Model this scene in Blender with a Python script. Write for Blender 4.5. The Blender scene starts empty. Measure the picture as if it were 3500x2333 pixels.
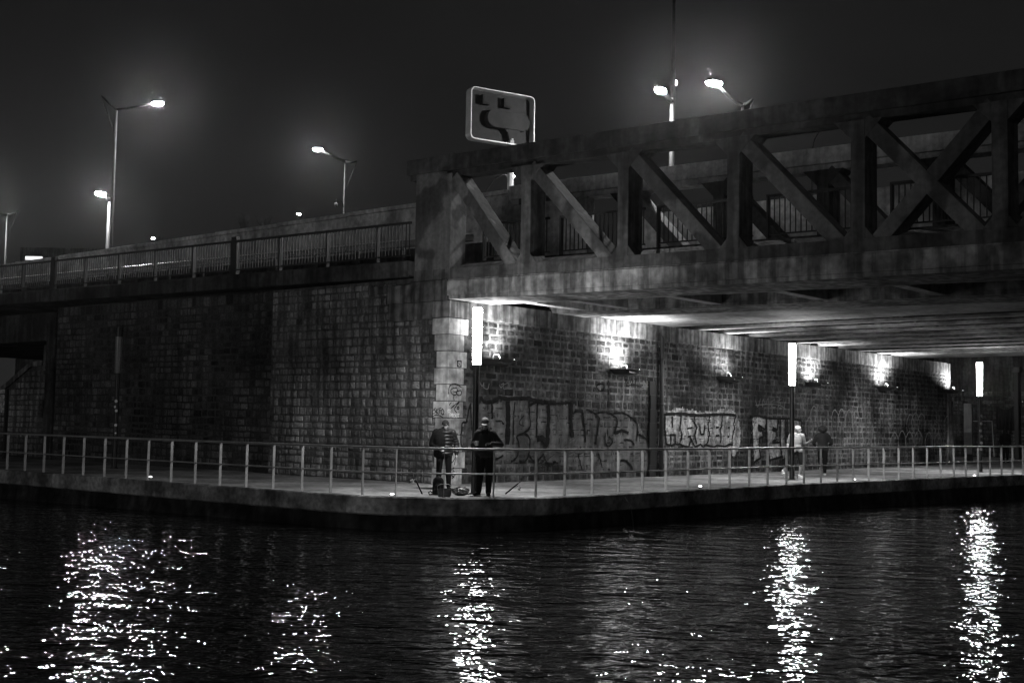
import bpy, bmesh, math, random
from mathutils import Vector, Matrix, noise
from mathutils.bvhtree import BVHTree
random.seed(7)
R = random.Random(11)
scene = bpy.context.scene
COL = scene.collection

# ------------------------------------------------------------------ camera
# axes: origin = foot of the abutment corner, x along the bridge, y into the underpass, z up (metres)
F, ROLL, CX, CY = 4400.0, 0.017, 1750.0, 1166.5
PITCH = math.atan((1481 - 1166.5) / F)
EX = Vector((.768, -.640, 0)).normalized()
EY = Vector((-EX.y, EX.x, 0))
def to_b(v): return Vector((v.dot(EX), v.dot(EY), v.z))
CAM = to_b(Vector((0, 0, 1.4)) - Vector((-1.68, 34.35, 0)))
_K = Vector((0, -math.sin(PITCH), math.cos(PITCH)))
_X = Vector((1, 0, 0))
c_right = to_b(math.cos(ROLL) * _X + math.sin(ROLL) * _K)
c_up = to_b(-math.sin(ROLL) * _X + math.cos(ROLL) * _K)
c_fwd = to_b(Vector((0, math.cos(PITCH), math.sin(PITCH))))
cam_d = bpy.data.cameras.new('camera')
cam = bpy.data.objects.new('camera', cam_d)
COL.objects.link(cam)
m = Matrix.Identity(4)
for i in range(3):
    m[i][0], m[i][1], m[i][2], m[i][3] = c_right[i], c_up[i], -c_fwd[i], CAM[i]
cam.matrix_world = m
cam_d.sensor_width = 36
cam_d.sensor_fit = 'HORIZONTAL'
cam_d.lens = 36 * F / 3500
cam_d.clip_end = 2000
scene.camera = cam

# ------------------------------------------------------------------ night sky, dim ambient light, exposure
SUN_E, SKY_E = 0.19, 1.0
world = bpy.data.worlds.new('World')
scene.world = world
world.use_nodes = True
wn, wl = world.node_tree.nodes, world.node_tree.links
bg = wn['Background']
tcw = wn.new('ShaderNodeTexCoord')
nzw = wn.new('ShaderNodeTexNoise'); nzw.inputs['Scale'].default_value = 2.2; nzw.inputs['Detail'].default_value = 5
mpw = wn.new('ShaderNodeMapping'); mpw.inputs['Scale'].default_value = (1, 1, 3)
wl.new(tcw.outputs['Generated'], mpw.inputs['Vector']); wl.new(mpw.outputs['Vector'], nzw.inputs['Vector'])
sepw = wn.new('ShaderNodeSeparateXYZ'); wl.new(tcw.outputs['Generated'], sepw.inputs[0])
mrz = wn.new('ShaderNodeMapRange'); mrz.inputs[1].default_value = 0.0; mrz.inputs[2].default_value = 0.55
mrz.inputs[3].default_value = 0.0150; mrz.inputs[4].default_value = 0.0068
wl.new(sepw.outputs['Z'], mrz.inputs[0])
mrn = wn.new('ShaderNodeMapRange'); mrn.inputs[1].default_value = .3; mrn.inputs[2].default_value = .7
mrn.inputs[3].default_value = .8; mrn.inputs[4].default_value = 1.2
wl.new(nzw.outputs['Fac'], mrn.inputs[0])
mulw = wn.new('ShaderNodeMath'); mulw.operation = 'MULTIPLY'
wl.new(mrz.outputs[0], mulw.inputs[0]); wl.new(mrn.outputs[0], mulw.inputs[1])
wl.new(mulw.outputs[0], bg.inputs['Color'])
bg.inputs['Strength'].default_value = SKY_E
sun_d = bpy.data.lights.new('night_glow', 'SUN')
sun_d.energy = SUN_E; sun_d.angle = math.radians(12); sun_d.color = (1, 1, 1)
sun = bpy.data.objects.new('night_glow', sun_d); COL.objects.link(sun)
_sd = Vector((-.16, .97, -.09)).normalized()          # direction the dim city light travels
sun.rotation_euler = _sd.to_track_quat('-Z', 'Y').to_euler()
vs = scene.view_settings
vs.view_transform = 'Standard'; vs.look = 'None'; vs.exposure = 0; vs.gamma = 1
scene.render.engine = 'CYCLES'
scene.cycles.use_denoising = True
scene.cycles.max_bounces = 6
scene.cycles.sample_clamp_indirect = 4

# ------------------------------------------------------------------ measuring helpers
def ray(px, py):
    u, v = (px - CX) / F, (CY - py) / F
    return c_fwd + c_right * u + c_up * v
def on(px, py, ax, val):
    d = ray(px, py); t = (val - CAM[ax]) / d[ax]
    return CAM + d * t
def at_depth(px, py, dep):
    return CAM + ray(px, py) * dep
Q0 = Vector((4.34, -3.99, 0))
def gz(x, y): return 0.008 * (math.hypot(math.hypot(x - Q0.x, y - Q0.y), 4) - 4)
def gnd(px, py):
    z = 0
    for i in range(25):
        p = on(px, py, 2, z); z = gz(p.x, p.y)
    return p

# ------------------------------------------------------------------ mesh builder
class MB:
    def __init__(self): self.v, self.f, self.tone, self.cur = [], [], [], 0.5
    def add(self, vs, fs):
        o = len(self.v); self.v += [Vector(p) for p in vs]
        self.f += [tuple(i + o for i in f) for f in fs]; self.tone += [self.cur] * len(fs)
        return self
    def box(self, x0, x1, y0, y1, z0, z1, M=None):
        p = [Vector((x, y, z)) for z in (z0, z1) for y in (y0, y1) for x in (x0, x1)]
        if M: p = [M @ q for q in p]
        return self.add(p, [(0, 2, 3, 1), (4, 5, 7, 6), (0, 1, 5, 4), (2, 6, 7, 3), (0, 4, 6, 2), (1, 3, 7, 5)])
    def prism(self, poly, ext):
        n = len(poly); a = [Vector(p) for p in poly]; b = [p + Vector(ext) for p in a]
        return self.add(a + b, [tuple(range(n - 1, -1, -1)), tuple(range(n, 2 * n))] +
                        [(i, (i + 1) % n, n + (i + 1) % n, n + i) for i in range(n)])
    def tube(self, pts, r, seg=8, caps=True):
        pts = [Vector(p) for p in pts]; n = len(pts)
        rr = r if isinstance(r, (list, tuple)) else [r] * n
        vs = []; u = None
        for i, p in enumerate(pts):
            t = (pts[min(i + 1, n - 1)] - pts[max(i - 1, 0)]).normalized()
            if u is None:
                u = t.orthogonal().normalized()
            else:
                u = (u - t * u.dot(t)).normalized()
            w = t.cross(u)
            vs += [p + (u * math.cos(2 * math.pi * k / seg) + w * math.sin(2 * math.pi * k / seg)) * rr[i] for k in range(seg)]
        fs = [(i * seg + k, i * seg + (k + 1) % seg, (i + 1) * seg + (k + 1) % seg, (i + 1) * seg + k) for i in range(n - 1) for k in range(seg)]
        if caps: fs += [tuple(range(seg - 1, -1, -1)), tuple(range((n - 1) * seg, n * seg))]
        return self.add(vs, fs)
    def lathe(self, c, prof, seg=16):
        c = Vector(c); vs = []
        for r, z in prof:
            vs += [c + Vector((r * math.cos(2 * math.pi * k / seg), r * math.sin(2 * math.pi * k / seg), z)) for k in range(seg)]
        n = len(prof)
        fs = [(i * seg + k, i * seg + (k + 1) % seg, (i + 1) * seg + (k + 1) % seg, (i + 1) * seg + k) for i in range(n - 1) for k in range(seg)]
        fs += [tuple(range(seg - 1, -1, -1)), tuple(range((n - 1) * seg, n * seg))]
        return self.add(vs, fs)
    def ell(self, c, r, M=None, seg=14, rings=9):
        c = Vector(c); vs = [Vector((0, 0, -r[2]))]
        for i in range(1, rings):
            a = -math.pi / 2 + math.pi * i / rings
            vs += [Vector((r[0] * math.cos(a) * math.cos(2 * math.pi * k / seg), r[1] * math.cos(a) * math.sin(2 * math.pi * k / seg), r[2] * math.sin(a))) for k in range(seg)]
        vs.append(Vector((0, 0, r[2])))
        if M: vs = [M @ q for q in vs]
        vs = [q + c for q in vs]; L = len(vs) - 1
        fs = [(0, 1 + (k + 1) % seg, 1 + k) for k in range(seg)]
        for i in range(rings - 2):
            b = 1 + i * seg
            fs += [(b + k, b + (k + 1) % seg, b + seg + (k + 1) % seg, b + seg + k) for k in range(seg)]
        b = 1 + (rings - 2) * seg
        fs += [(b + k, b + (k + 1) % seg, L) for k in range(seg)]
        return self.add(vs, fs)
    def cap(self, a, ra, b, rb, seg=10):                                  # closed capsule with taper
        a, b = Vector(a), Vector(b); d = (b - a); L = d.length or 1e-4; t = d.normalized()
        pts = []; rs = []
        for s in (-.95, -.8, -.5, 0): pts.append(a + t * ra * s); rs.append(ra * math.sqrt(1 - s * s))
        for s in (0, .5, .8, .95): pts.append(b + t * rb * s); rs.append(rb * math.sqrt(1 - s * s))
        return self.tube(pts, rs, seg)
    def build(self, name, mat, parent=None, smooth=False, bevel=0, slope=False, sub=0):
        off = Vector(parent_loc(parent)) if parent else Vector()
        vs = [Vector(p) for p in self.v]
        if slope: vs = [Vector((p.x, p.y, p.z - .0145 * p.x)) for p in vs]
        me = bpy.data.meshes.new(name)
        me.from_pydata([p - off for p in vs], [], self.f); me.update()
        at = me.attributes.new('tone', 'FLOAT', 'FACE'); at.data.foreach_set('value', self.tone)
        me.materials.append(mat)
        if smooth: me.polygons.foreach_set('use_smooth', [True] * len(me.polygons))
        o = bpy.data.objects.new(name, me); COL.objects.link(o)
        if parent: o.parent = parent
        if bevel:
            b = o.modifiers.new('bevel', 'BEVEL'); b.width = bevel; b.segments = 2; b.limit_method = 'ANGLE'
        return o
def parent_loc(p):
    v = Vector()
    while p: v += p.location; p = p.parent
    return v
def tag(o, label=None, cat=None, group=None, kind=None):
    for k, v in (('label', label), ('category', cat), ('group', group), ('kind', kind)):
        if v: o[k] = v
    return o
def thing(name, label, cat, loc=(0, 0, 0), group=None, rz=0):
    o = bpy.data.objects.new(name, None); COL.objects.link(o); o.location = loc; o.rotation_euler.z = rz
    o.empty_display_size = .2
    return tag(o, label, cat, group)
def dup(o, parent=None):
    c = o.copy(); COL.objects.link(c)
    if parent: c.parent = parent
    for ch in o.children: dup(ch, c)
    return c

# ------------------------------------------------------------------ materials (the photograph is black and white: all greys)
def nt(name):
    mt = bpy.data.materials.new(name); mt.use_nodes = True
    return mt, mt.node_tree.nodes, mt.node_tree.links, mt.node_tree.nodes['Principled BSDF']
def dirty(name, c, rough=.85, s1=.8, a1=.6, s2=9, a2=.3, streak=0, tone=0, bump=.3, bs=40, bd=.01, metal=0, spec=.12, patch=0):
    mt, n, l, b = nt(name)
    tc = n.new('ShaderNodeTexCoord')
    def noise_(scale, lo, hi, det=6, mp=None, a=.3, z=.7):
        t = n.new('ShaderNodeTexNoise'); t.inputs['Scale'].default_value = scale; t.inputs['Detail'].default_value = det
        if mp:
            q = n.new('ShaderNodeMapping'); q.inputs['Scale'].default_value = mp
            l.new(tc.outputs['Object'], q.inputs[0]); l.new(q.outputs[0], t.inputs['Vector'])
        else: l.new(tc.outputs['Object'], t.inputs['Vector'])
        r = n.new('ShaderNodeMapRange'); r.inputs[1].default_value = a; r.inputs[2].default_value = z
        r.inputs[3].default_value = lo; r.inputs[4].default_value = hi
        l.new(t.outputs['Fac'], r.inputs[0]); return r.outputs[0]
    def mul(x, y):
        k = n.new('ShaderNodeMath'); k.operation = 'MULTIPLY'
        for i, q in enumerate((x, y)):
            if isinstance(q, (int, float)): k.inputs[i].default_value = q
            else: l.new(q, k.inputs[i])
        return k.outputs[0]
    x = mul(noise_(s1, 1 - a1, 1 + a1, 6, None, .37, .63), c)
    x = mul(x, noise_(s2, 1 - a2, 1 + a2))
    if streak: x = mul(x, noise_(1.0, 1 - streak, 1 + streak * .5, 9, (4.5, 4.5, .45), .42, .57))
    if patch: x = mul(x, noise_(.55, 1 - patch, 1 + patch, 3, None, .485, .515))
    if tone:
        at = n.new('ShaderNodeAttribute'); at.attribute_name = 'tone'
        r = n.new('ShaderNodeMapRange'); r.inputs[3].default_value = 1 - tone; r.inputs[4].default_value = 1 + tone
        l.new(at.outputs['Fac'], r.inputs[0]); x = mul(x, r.outputs[0])
    l.new(x, b.inputs['Base Color'])
    b.inputs['Roughness'].default_value = rough; b.inputs['Metallic'].default_value = metal
    b.inputs['Specular IOR Level'].default_value = spec
    if bump:
        t = n.new('ShaderNodeTexNoise'); t.inputs['Scale'].default_value = bs; t.inputs['Detail'].default_value = 5
        l.new(tc.outputs['Object'], t.inputs['Vector'])
        q = n.new('ShaderNodeBump'); q.inputs['Strength'].default_value = bump; q.inputs['Distance'].default_value = bd
        l.new(t.outputs['Fac'], q.inputs['Height']); l.new(q.outputs[0], b.inputs['Normal'])
    return mt
def plain(name, c, rough=.6, metal=0, spec=.5):
    return dirty(name, c, rough, 3, .12, 25, .1, 0, 0, .08, 60, .004, metal, spec)
def glow(name, e):
    mt, n, l, b = nt(name)
    b.inputs['Base Color'].default_value = (.8, .8, .8, 1)
    b.inputs['Emission Color'].default_value = (1, 1, 1, 1)
    b.inputs['Emission Strength'].default_value = e
    return mt

CONC = dirty('weathered_concrete', .08, .9, .9, .28, 7, .25, .35, 0, .4, 45, .01, patch=.2)
CONC_PALE = dirty('rendered_brace_concrete', .105, .9, 1.1, .22, 9, .2, .15, 0, .4, 45, .01, patch=.3)
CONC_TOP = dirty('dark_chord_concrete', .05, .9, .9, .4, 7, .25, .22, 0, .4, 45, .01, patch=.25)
PARA = dirty('parapet_concrete', .42, .9, .7, .4, 7, .3, .18, .15, .4, 45, .01, patch=.12)
CONC_DARK = dirty('dark_concrete', .05, .9, .7, .5, 6, .35, .4, 0, .35, 40, .01)
BEAM = dirty('lightened_beam_concrete', .4, .85, .6, .35, 5, .3, 0, 0, .3, 25, .01)  # soffit concrete lightened: uplighter brightness put into the colour
WEB = dirty('shaded_girder_web', .13, .8, .6, .7, 5, .4, .3, 0, .3, 25, .01, patch=.6)  # webs darkened: shade between the girders put into the colour
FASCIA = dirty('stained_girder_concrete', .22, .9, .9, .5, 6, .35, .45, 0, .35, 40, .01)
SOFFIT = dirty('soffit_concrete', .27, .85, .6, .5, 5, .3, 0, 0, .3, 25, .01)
MORTAR_P = dirty('pier_mortar', .085, .95, .5, .4, 10, .3, .3, 0, .5, 40, .01)  # mortar lightened along with the lamp-lit pier stones
STONE_P = dirty('lightened_rubble_stone', .165, .9, .45, .5, 14, .35, .5, .42, .9, 16, .03)  # lighter copy of the wing stone, tube lamp light put into the colour
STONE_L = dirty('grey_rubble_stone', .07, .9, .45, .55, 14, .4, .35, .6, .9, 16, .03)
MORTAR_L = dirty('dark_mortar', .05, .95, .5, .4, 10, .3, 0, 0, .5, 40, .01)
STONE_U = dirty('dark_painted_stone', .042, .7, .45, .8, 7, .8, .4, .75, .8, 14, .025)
MORTAR_U = dirty('pale_mortar', .10, .8, .45, .8, 5, .5, .4, 0, .5, 40, .01)
QUOIN = dirty('pale_quoin_stone', .42, .9, .9, .45, 5, .4, .25, .35, .5, 20, .02)
COPING = dirty('coping_stone', .15, .85, .5, .5, 4, .4, .5, .45, .4, 25, .015)
PAVE = dirty('quay_asphalt', .27, .85, .5, .45, 6, .4, 0, 0, .5, 90, .006)
KERB = dirty('kerb_stone', .28, .85, 1.2, .6, 8, .4, 0, .3, .6, 25, .02)
QWALL = dirty('wet_quay_wall', .03, .8, .5, .7, 3, .6, .3, 0, .6, 14, .03)
STEEL = dirty('galvanised_steel', .34, .45, 2, .2, 20, .15, 0, 0, .1, 60, .003, .2, .5)
DSTEEL = plain('dark_painted_steel', .025, .45)
POLE_M = plain('black_pole_paint', .018, .3)
MAST = plain('grey_mast_paint', .03, .6, 0, .15)
DMAST = plain('dark_mast_paint', .012, .7, 0, .08)
BLACK = plain('black_cloth', .010, .95, 0, .1)
DGREY = plain('charcoal_cloth', .02, .9, 0, .2)
PUFFER = plain('shiny_puffer_nylon', .013, .5, 0, .4)
SKIN = plain('skin', .30, .6)
WHITE = plain('white_paint', .75, .5)
PALE = plain('pale_cloth', .38, .85)
CAPPALE = plain('pale_cap_cloth', .35, .9)
CAPGREY = plain('grey_cap_cloth', .12, .9)
HAIR = plain('dark_hair', .012, .8)
INK = plain('black_spray_paint', .012, .8, 0, .08)
PALEINK = plain('pale_spray_paint', .14, .8)
FILL = dirty('pale_graffiti_fill', .26, .85, 1.3, .5, 8, .55, .3, 0, .3, 40, .01)
GREYFILL = dirty('grey_graffiti_fill', .115, .8, .8, .35, 5, .35, .3, 0, .3, 40, .01)
PLASTIC = plain('clear_plastic', .30, .2, 0, .8)
TUBE_ON, n, l, b = nt('lit_tube')                     # frosted tube: glows itself and lets the lamp inside shine through
n.remove(b)
e_ = n.new('ShaderNodeEmission'); e_.inputs['Strength'].default_value = 70
t_ = n.new('ShaderNodeBsdfTransparent'); m_ = n.new('ShaderNodeMixShader'); m_.inputs[0].default_value = .5
l.new(e_.outputs[0], m_.inputs[1]); l.new(t_.outputs[0], m_.inputs[2]); l.new(m_.outputs[0], n['Material Output'].inputs['Surface'])
HEAD_ON = glow('street_lamp_lens', 2200)
FAR_ON = glow('far_lamp_lens', 120)
MARK_ON = glow('quay_marker_lens', 12)
LED_ON = glow('led_dot', 10)
TUBE_OFF = plain('unlit_frosted_tube', .22, .35)
ROOM_ON = glow('lit_window_band', 1.1)

# water
WATER, n, l, b = nt('canal_water')
b.inputs['Base Color'].default_value = (.006, .006, .006, 1)
b.inputs['Roughness'].default_value = .03
b.inputs['IOR'].default_value = 1.33
tc = n.new('ShaderNodeTexCoord')
def wave(scale, mp, rot, det, dist):
    q = n.new('ShaderNodeMapping'); q.vector_type = 'TEXTURE'; q.inputs['Scale'].default_value = mp; q.inputs['Rotation'].default_value = (0, 0, math.radians(rot))
    t = n.new('ShaderNodeTexNoise'); t.inputs['Scale'].default_value = scale; t.inputs['Detail'].default_value = det
    t.inputs['Roughness'].default_value = .5; t.inputs['Distortion'].default_value = dist
    l.new(tc.outputs['Object'], q.inputs[0]); l.new(q.outputs[0], t.inputs['Vector'])
    return t.outputs['Fac']
def mad(x, k, y=None):
    a = n.new('ShaderNodeMath'); a.operation = 'MULTIPLY_ADD'; l.new(x, a.inputs[0]); a.inputs[1].default_value = k
    if y is None: a.inputs[2].default_value = 0
    else: l.new(y, a.inputs[2])
    return a.outputs[0]
# crests lie roughly across the view, each scale turned a little differently
h = mad(wave(.9, (1.5, .75, 1), 22, 2, .4), .083)
h = mad(wave(2.8, (1.35, .8, 1), 36, 2, .5), .036, h)
h = mad(wave(7.5, (1.25, .85, 1), 45, 1, .3), .0118, h)
bp = n.new('ShaderNodeBump'); bp.inputs['Strength'].default_value = 1; bp.inputs['Distance'].default_value = 1
l.new(h, bp.inputs['Height']); l.new(bp.outputs[0], b.inputs['Normal'])

# ------------------------------------------------------------------ setting: water, quay
WZ = -.7
wat = MB().add([(-150, -110, WZ), (110, -110, WZ), (110, 110, WZ), (-150, 110, WZ)], [(0, 1, 2, 3)]).build('canal_water', WATER)
tag(wat, 'dark rippled canal water with lamp glints', 'water', kind='structure')
path = [(x, -6.0) for x in [-70, -50, -40] + [-32 + 1.2 * i for i in range(28)] if x < 2.0]
path += [(2.2 + 3.5 * math.sin(a), -2.5 - 3.5 * math.cos(a)) for a in [math.radians(d) for d in range(0, 91, 6)]]
def xr(y): return 5.7 + (0 if y < 9 else (y - 9) * .09 if y < 20 else .99 + (y - 20) * .11)
path += [(xr(y), y) for y in [-1.3 + 1.2 * i for i in range(42)] + [55, 65, 90]]
def inset(i, d):
    a = Vector(path[max(i - 1, 0)]); c = Vector(path[min(i + 1, len(path) - 1)]); t = (c - a).normalized()
    return Vector(path[i]) + Vector((-t.y, t.x)) * d
def strip(rows, name, mat, close=False):
    mb = MB(); k = len(rows[0])
    for r_ in rows: mb.v += r_
    nr = len(rows)
    for i in range(k - 1):
        mb.cur = R.random() if i % 2 == 0 else mb.cur
        for j in range(nr if close else nr - 1):
            a, b_ = j, (j + 1) % nr
            mb.f.append((a * k + i, b_ * k + i, b_ * k + i + 1, a * k + i + 1)); mb.tone.append(mb.cur)
    return mb.build(name, mat)
def target(x, y):
    if y <= -5.9: return (x, .7)
    if y < 0: return (-.7, .7)
    return (-.7, y + .7) if y < 35.2 else (-30, y + .7)
rows = []
for j in range(9):
    q = j / 8; r_ = []
    for i, p in enumerate(path):
        a = inset(i, .38); t = Vector(target(*p)); c = a.lerp(t, q)
        r_.append(Vector((c.x, c.y, gz(c.x, c.y) - .004)))
    rows.append(r_)
tag(strip(rows, 'quay_pavement', PAVE), 'grey asphalt quay path round the bridge abutment', 'quay', kind='structure')
def kz(i, d, z):
    c = inset(i, d); return Vector((c.x, c.y, gz(c.x, c.y) + z + .006 * noise.noise(Vector((c.x * 1.3, c.y * 1.3, z)))))
N = range(len(path))
tag(strip([[kz(i, .40, -.01) for i in N], [kz(i, .39, .012) for i in N], [kz(i, .03, .014) for i in N], [kz(i, 0, -.012) for i in N], [kz(i, 0, -.36) for i in N], [kz(i, .05, -.39) for i in N]], 'quay_kerb', KERB), 'pale kerb stones along the quay edge', 'kerb', kind='structure')
tag(strip([[kz(i, .05, -.2) for i in N], [kz(i, .05, -.45) for i in N], [kz(i, .02, -.7) for i in N], [kz(i, -.02, -1.6) for i in N]], 'quay_wall', QWALL), 'dark stained quay wall above the water', 'quay wall', kind='structure')

# ------------------------------------------------------------------ thin night air: lamps glow softly in it
HZ = bpy.data.materials.new('night_haze'); HZ.use_nodes = True
hn = HZ.node_tree.nodes; hn.remove(hn['Principled BSDF'])
pv = hn.new('ShaderNodeVolumePrincipled'); pv.inputs['Color'].default_value = (.9, .9, .9, 1)
pv.inputs['Density'].default_value = .00013; pv.inputs['Anisotropy'].default_value = .95
HZ.node_tree.links.new(pv.outputs[0], hn['Material Output'].inputs['Volume'])
tag(MB().box(-260, 130, -130, 320, -1.9, 40).build('haze', HZ), 'thin night haze glowing round the lamps', 'haze', kind='stuff')
scene.cycles.volume_bounces = 0

# ------------------------------------------------------------------ stone walls
def stones(mb, u0, u1, z0, z1, fr, rowh=.215, wmin=.17, wmax=.47, prot=.03, skip=None, gap=.017):
    zs = [z0]
    while zs[-1] < z1 - rowh * .6: zs.append(zs[-1] + rowh * R.uniform(.82, 1.2))
    zs[-1] = z1
    for za, zb in zip(zs, zs[1:]):
        u = u0 - R.random() * .2
        while u < u1:
            w = R.uniform(wmin, wmax); a, b_ = max(u, u0), min(u + w, u1); u += w
            if b_ - a < .09: continue
            if skip and skip((a + b_) / 2, (za + zb) / 2): continue
            g = gap * R.uniform(.6, 1.5); wob = .016 * noise.noise(Vector((u * .9, za * 3, 1)))
            a2, b2, c2, d2 = a + g, b_ - g, za + wob + g * R.uniform(.6, 1.4), zb + wob - g * R.uniform(.6, 1.5)
            um, zm = (a2 + b2) / 2, (c2 + d2) / 2
            ju = lambda: R.uniform(-.008, .008)
            ring = [(a2 + ju(), c2 + ju()), (um, c2 + ju()), (b2 + ju(), c2 + ju()), (b2 + ju(), zm), (b2 + ju(), d2 + ju()), (um, d2 + ju()), (a2 + ju(), d2 + ju()), (a2 + ju(), zm)]
            ins = R.uniform(.018, .03); pr = prot * R.uniform(.5, 1.2)
            vs = [fr(p, q, -.012) for p, q in ring]
            for k, (p, q) in enumerate(ring):
                f_ = .62 if k % 2 == 0 else 1
                dp, dq = um - p, zm - q; L = math.hypot(dp, dq)
                e = ins / L * (1.35 if k % 2 == 0 else 1)
                vs.append(fr(p + dp * e, q + dq * e, pr * f_ * R.uniform(.7, 1.15)))
            vs.append(fr(um + R.uniform(-.03, .03), zm + R.uniform(-.03, .03), pr * R.uniform(.9, 1.7)))
            mb.cur = min(1, max(0, R.gauss(.5, .24)))
            mb.add(vs, [(k, (k + 1) % 8, 8 + (k + 1) % 8, 8 + k) for k in range(8)] + [(8 + k, 8 + (k + 1) % 8, 16) for k in range(8)])
    return mb
abut = thing('stone_abutment', 'long rubble stone abutment with pale quoins carrying the bridge end over the quay', 'abutment')
PX = -7.35                                                              # pilaster step
ZW = 5.0
wing = MB().box(-20, PX - .002, .38, 1.0, -.3, 5.75)
wing.build('wing_wall_core', MORTAR_L, abut)
wing.box(PX, -.02, .03, 1.0, -.3, 5.62)
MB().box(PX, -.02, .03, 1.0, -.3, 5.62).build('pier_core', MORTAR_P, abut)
sl = MB()
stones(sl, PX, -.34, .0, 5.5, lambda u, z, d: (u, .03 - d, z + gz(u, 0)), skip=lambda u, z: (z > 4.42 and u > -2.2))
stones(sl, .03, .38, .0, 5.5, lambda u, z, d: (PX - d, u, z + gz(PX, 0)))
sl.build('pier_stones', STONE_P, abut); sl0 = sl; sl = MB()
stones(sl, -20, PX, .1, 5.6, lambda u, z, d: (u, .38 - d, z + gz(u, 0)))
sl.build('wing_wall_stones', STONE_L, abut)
under = MB().box(-1.0, -.03, .12, 35.1, -.3, ZW - .02)
under.build('underpass_wall_core', MORTAR_U, abut)
su = MB()
stones(su, .55, 35, .0, 4.48, lambda u, z, d: (-.03 + d, u, z + gz(0, u) * (1 - z / 6)), prot=.016, gap=.02, wmin=.26, wmax=.5)
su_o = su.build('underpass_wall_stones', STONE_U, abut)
MB().box(-20, -.6, 1.05, 35, -.2, 5.5).build('fill', CONC_DARK, abut)
# quoins
qs = MB()
for k in range(10):
    z0 = .0 + k * .448; z1 = z0 + .44
    fw = .43 if k % 2 else .52; sw = .72 if k % 2 else .6
    if k == 9: fw, sw = .6, .75
    qs.cur = R.uniform(.25, .9)
    e = .022
    M = Matrix.Translation((0, 0, 0))
    qs.box(-fw, R.uniform(.004, .012), -R.uniform(.022, .036), sw, z0 + .004, z1 - .004)
qo = qs.build('quoin', QUOIN, abut, bevel=.014)
# coping course and bearing blocks
cp = MB(); y = .76
while y < 35:
    w = R.uniform(.9, 1.7); y2 = min(y + w, 35.1); cp.cur = R.random()
    za = 4.5 + gz(0, y) * .25; cp.box(-.4, R.uniform(.004, .018), y + .006, y2 - .006, za, ZW + gz(0, y) * .45 - .01); y = y2
cp.cur = .55; cp.box(-.62, .02, -.03, .75, 4.49, 4.93)
for a, b_, c_, d_, t in ((-1.32, -.63, 4.47, 4.93, .1), (-2.28, -1.33, 4.45, 4.93, .35), (-2.35, -1.45, 4.94, 5.44, .45), (-1.44, -.1, 4.94, 5.5, .12), (-3.1, -2.36, 5.24, 5.46, .2)):
    cp.cur = t; cp.box(a, b_, -.03 - t * .02, .6, c_, d_)
cp.build('coping_course', COPING, abut, bevel=.01)
# far jamb with pale edge
MB().box(-.9, .03, 35.11, 35.75, -.2, 3.3).build('end_pilaster', COPING, abut, bevel=.01)
MB().box(-.9, -.05, 35.11, 35.6, 3.31, 5.1).build('end_pilaster', COPING, abut, bevel=.01)
# drain pipe and dark channel
dp = MB().tube([(.1, 10.2, .05), (.1, 10.2, 4.62), (-.05, 10.2, 4.75)], .075, 10)
for z in (.9, 2.4, 3.9): dp.tube([(.1, 10.2, z), (.1, 10.2, z + .07)], .09, 10)
dp.build('drain_pipe', DSTEEL, abut, smooth=True)
ch = MB()
for i in range(7): ch.box(.0, .055 + .01 * (i % 2), 9.6 + .03 * math.sin(i * 1.7), 9.98 + .03 * math.sin(i * 2.1), .02 + i * .45, .465 + i * .45)
ch.build('channel_cover', POLE_M, abut)

# ------------------------------------------------------------------ spray paint laid onto the real stone surface
dg = bpy.context.evaluated_depsgraph_get()
def bvh_of(mbs):
    v, f = [], []
    for q in mbs:
        o = len(v); v += q.v; f += [tuple(i + o for i in p) for p in q.f]
    return BVHTree.FromPolygons(v, f)
bv_u = bvh_of([su, under, qs, cp]); bv_f = bvh_of([qs, sl0, wing])
def lay(p, side, off):
    if side == 'u':
        h = bv_u.ray_cast(Vector((1.0, p[0], p[1])), Vector((-1, 0, 0)))[0]
        return Vector((h.x + off if h else .01, p[0], p[1]))
    h = bv_f.ray_cast(Vector((p[0], -1.0, p[1])), Vector((0, 1, 0)))[0]
    return Vector((p[0], h.y - off if h else -.04, p[1]))
def uv(q, side):
    w = on(q[0], q[1], 0, 0.0) if side == 'u' else on(q[0], q[1], 1, -.02)
    return (w.y, w.z) if side == 'u' else (w.x, w.z)
def catmull(p, k=6):
    if len(p) < 3: return p
    out = []
    for i in range(len(p) - 1):
        a, b_, c_, d_ = p[max(i - 1, 0)], p[i], p[i + 1], p[min(i + 2, len(p) - 1)]
        for j in range(k):
            t = j / k
            out.append(tuple(.5 * ((2 * b_[e]) + (-a[e] + c_[e]) * t + (2 * a[e] - 5 * b_[e] + 4 * c_[e] - d_[e]) * t * t + (-a[e] + 3 * b_[e] - 3 * c_[e] + d_[e]) * t ** 3) for e in (0, 1)))
    return out + [p[-1]]
def stroke(mb, pts, w, side='u', sharp=False, off=.028):
    p = [uv(q, side) for q in pts]
    p = p if sharp else catmull(p)
    d = [Vector(p[0])]
    for q in p[1:]:
        q = Vector(q); a = d[-1]; L = (q - a).length; k = max(1, int(L / .05))
        for i in range(1, k + 1): d.append(a.lerp(q, i / k))
    n_ = len(d); vs = []
    for i, q in enumerate(d):
        t = (d[min(i + 1, n_ - 1)] - d[max(i - 1, 0)])
        t = t.normalized() if t.length > 1e-6 else Vector((1, 0)); s = Vector((-t.y, t.x)) * w * .5 * R.uniform(.8, 1.2)
        for e in (-1, 0, 1): vs.append(lay(q + s * e, side, off))
    mb.add(vs, [(3 * i + e, 3 * i + e + 1, 3 * i + e + 4, 3 * i + e + 3) for i in range(n_ - 1) for e in (0, 1)])
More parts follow.
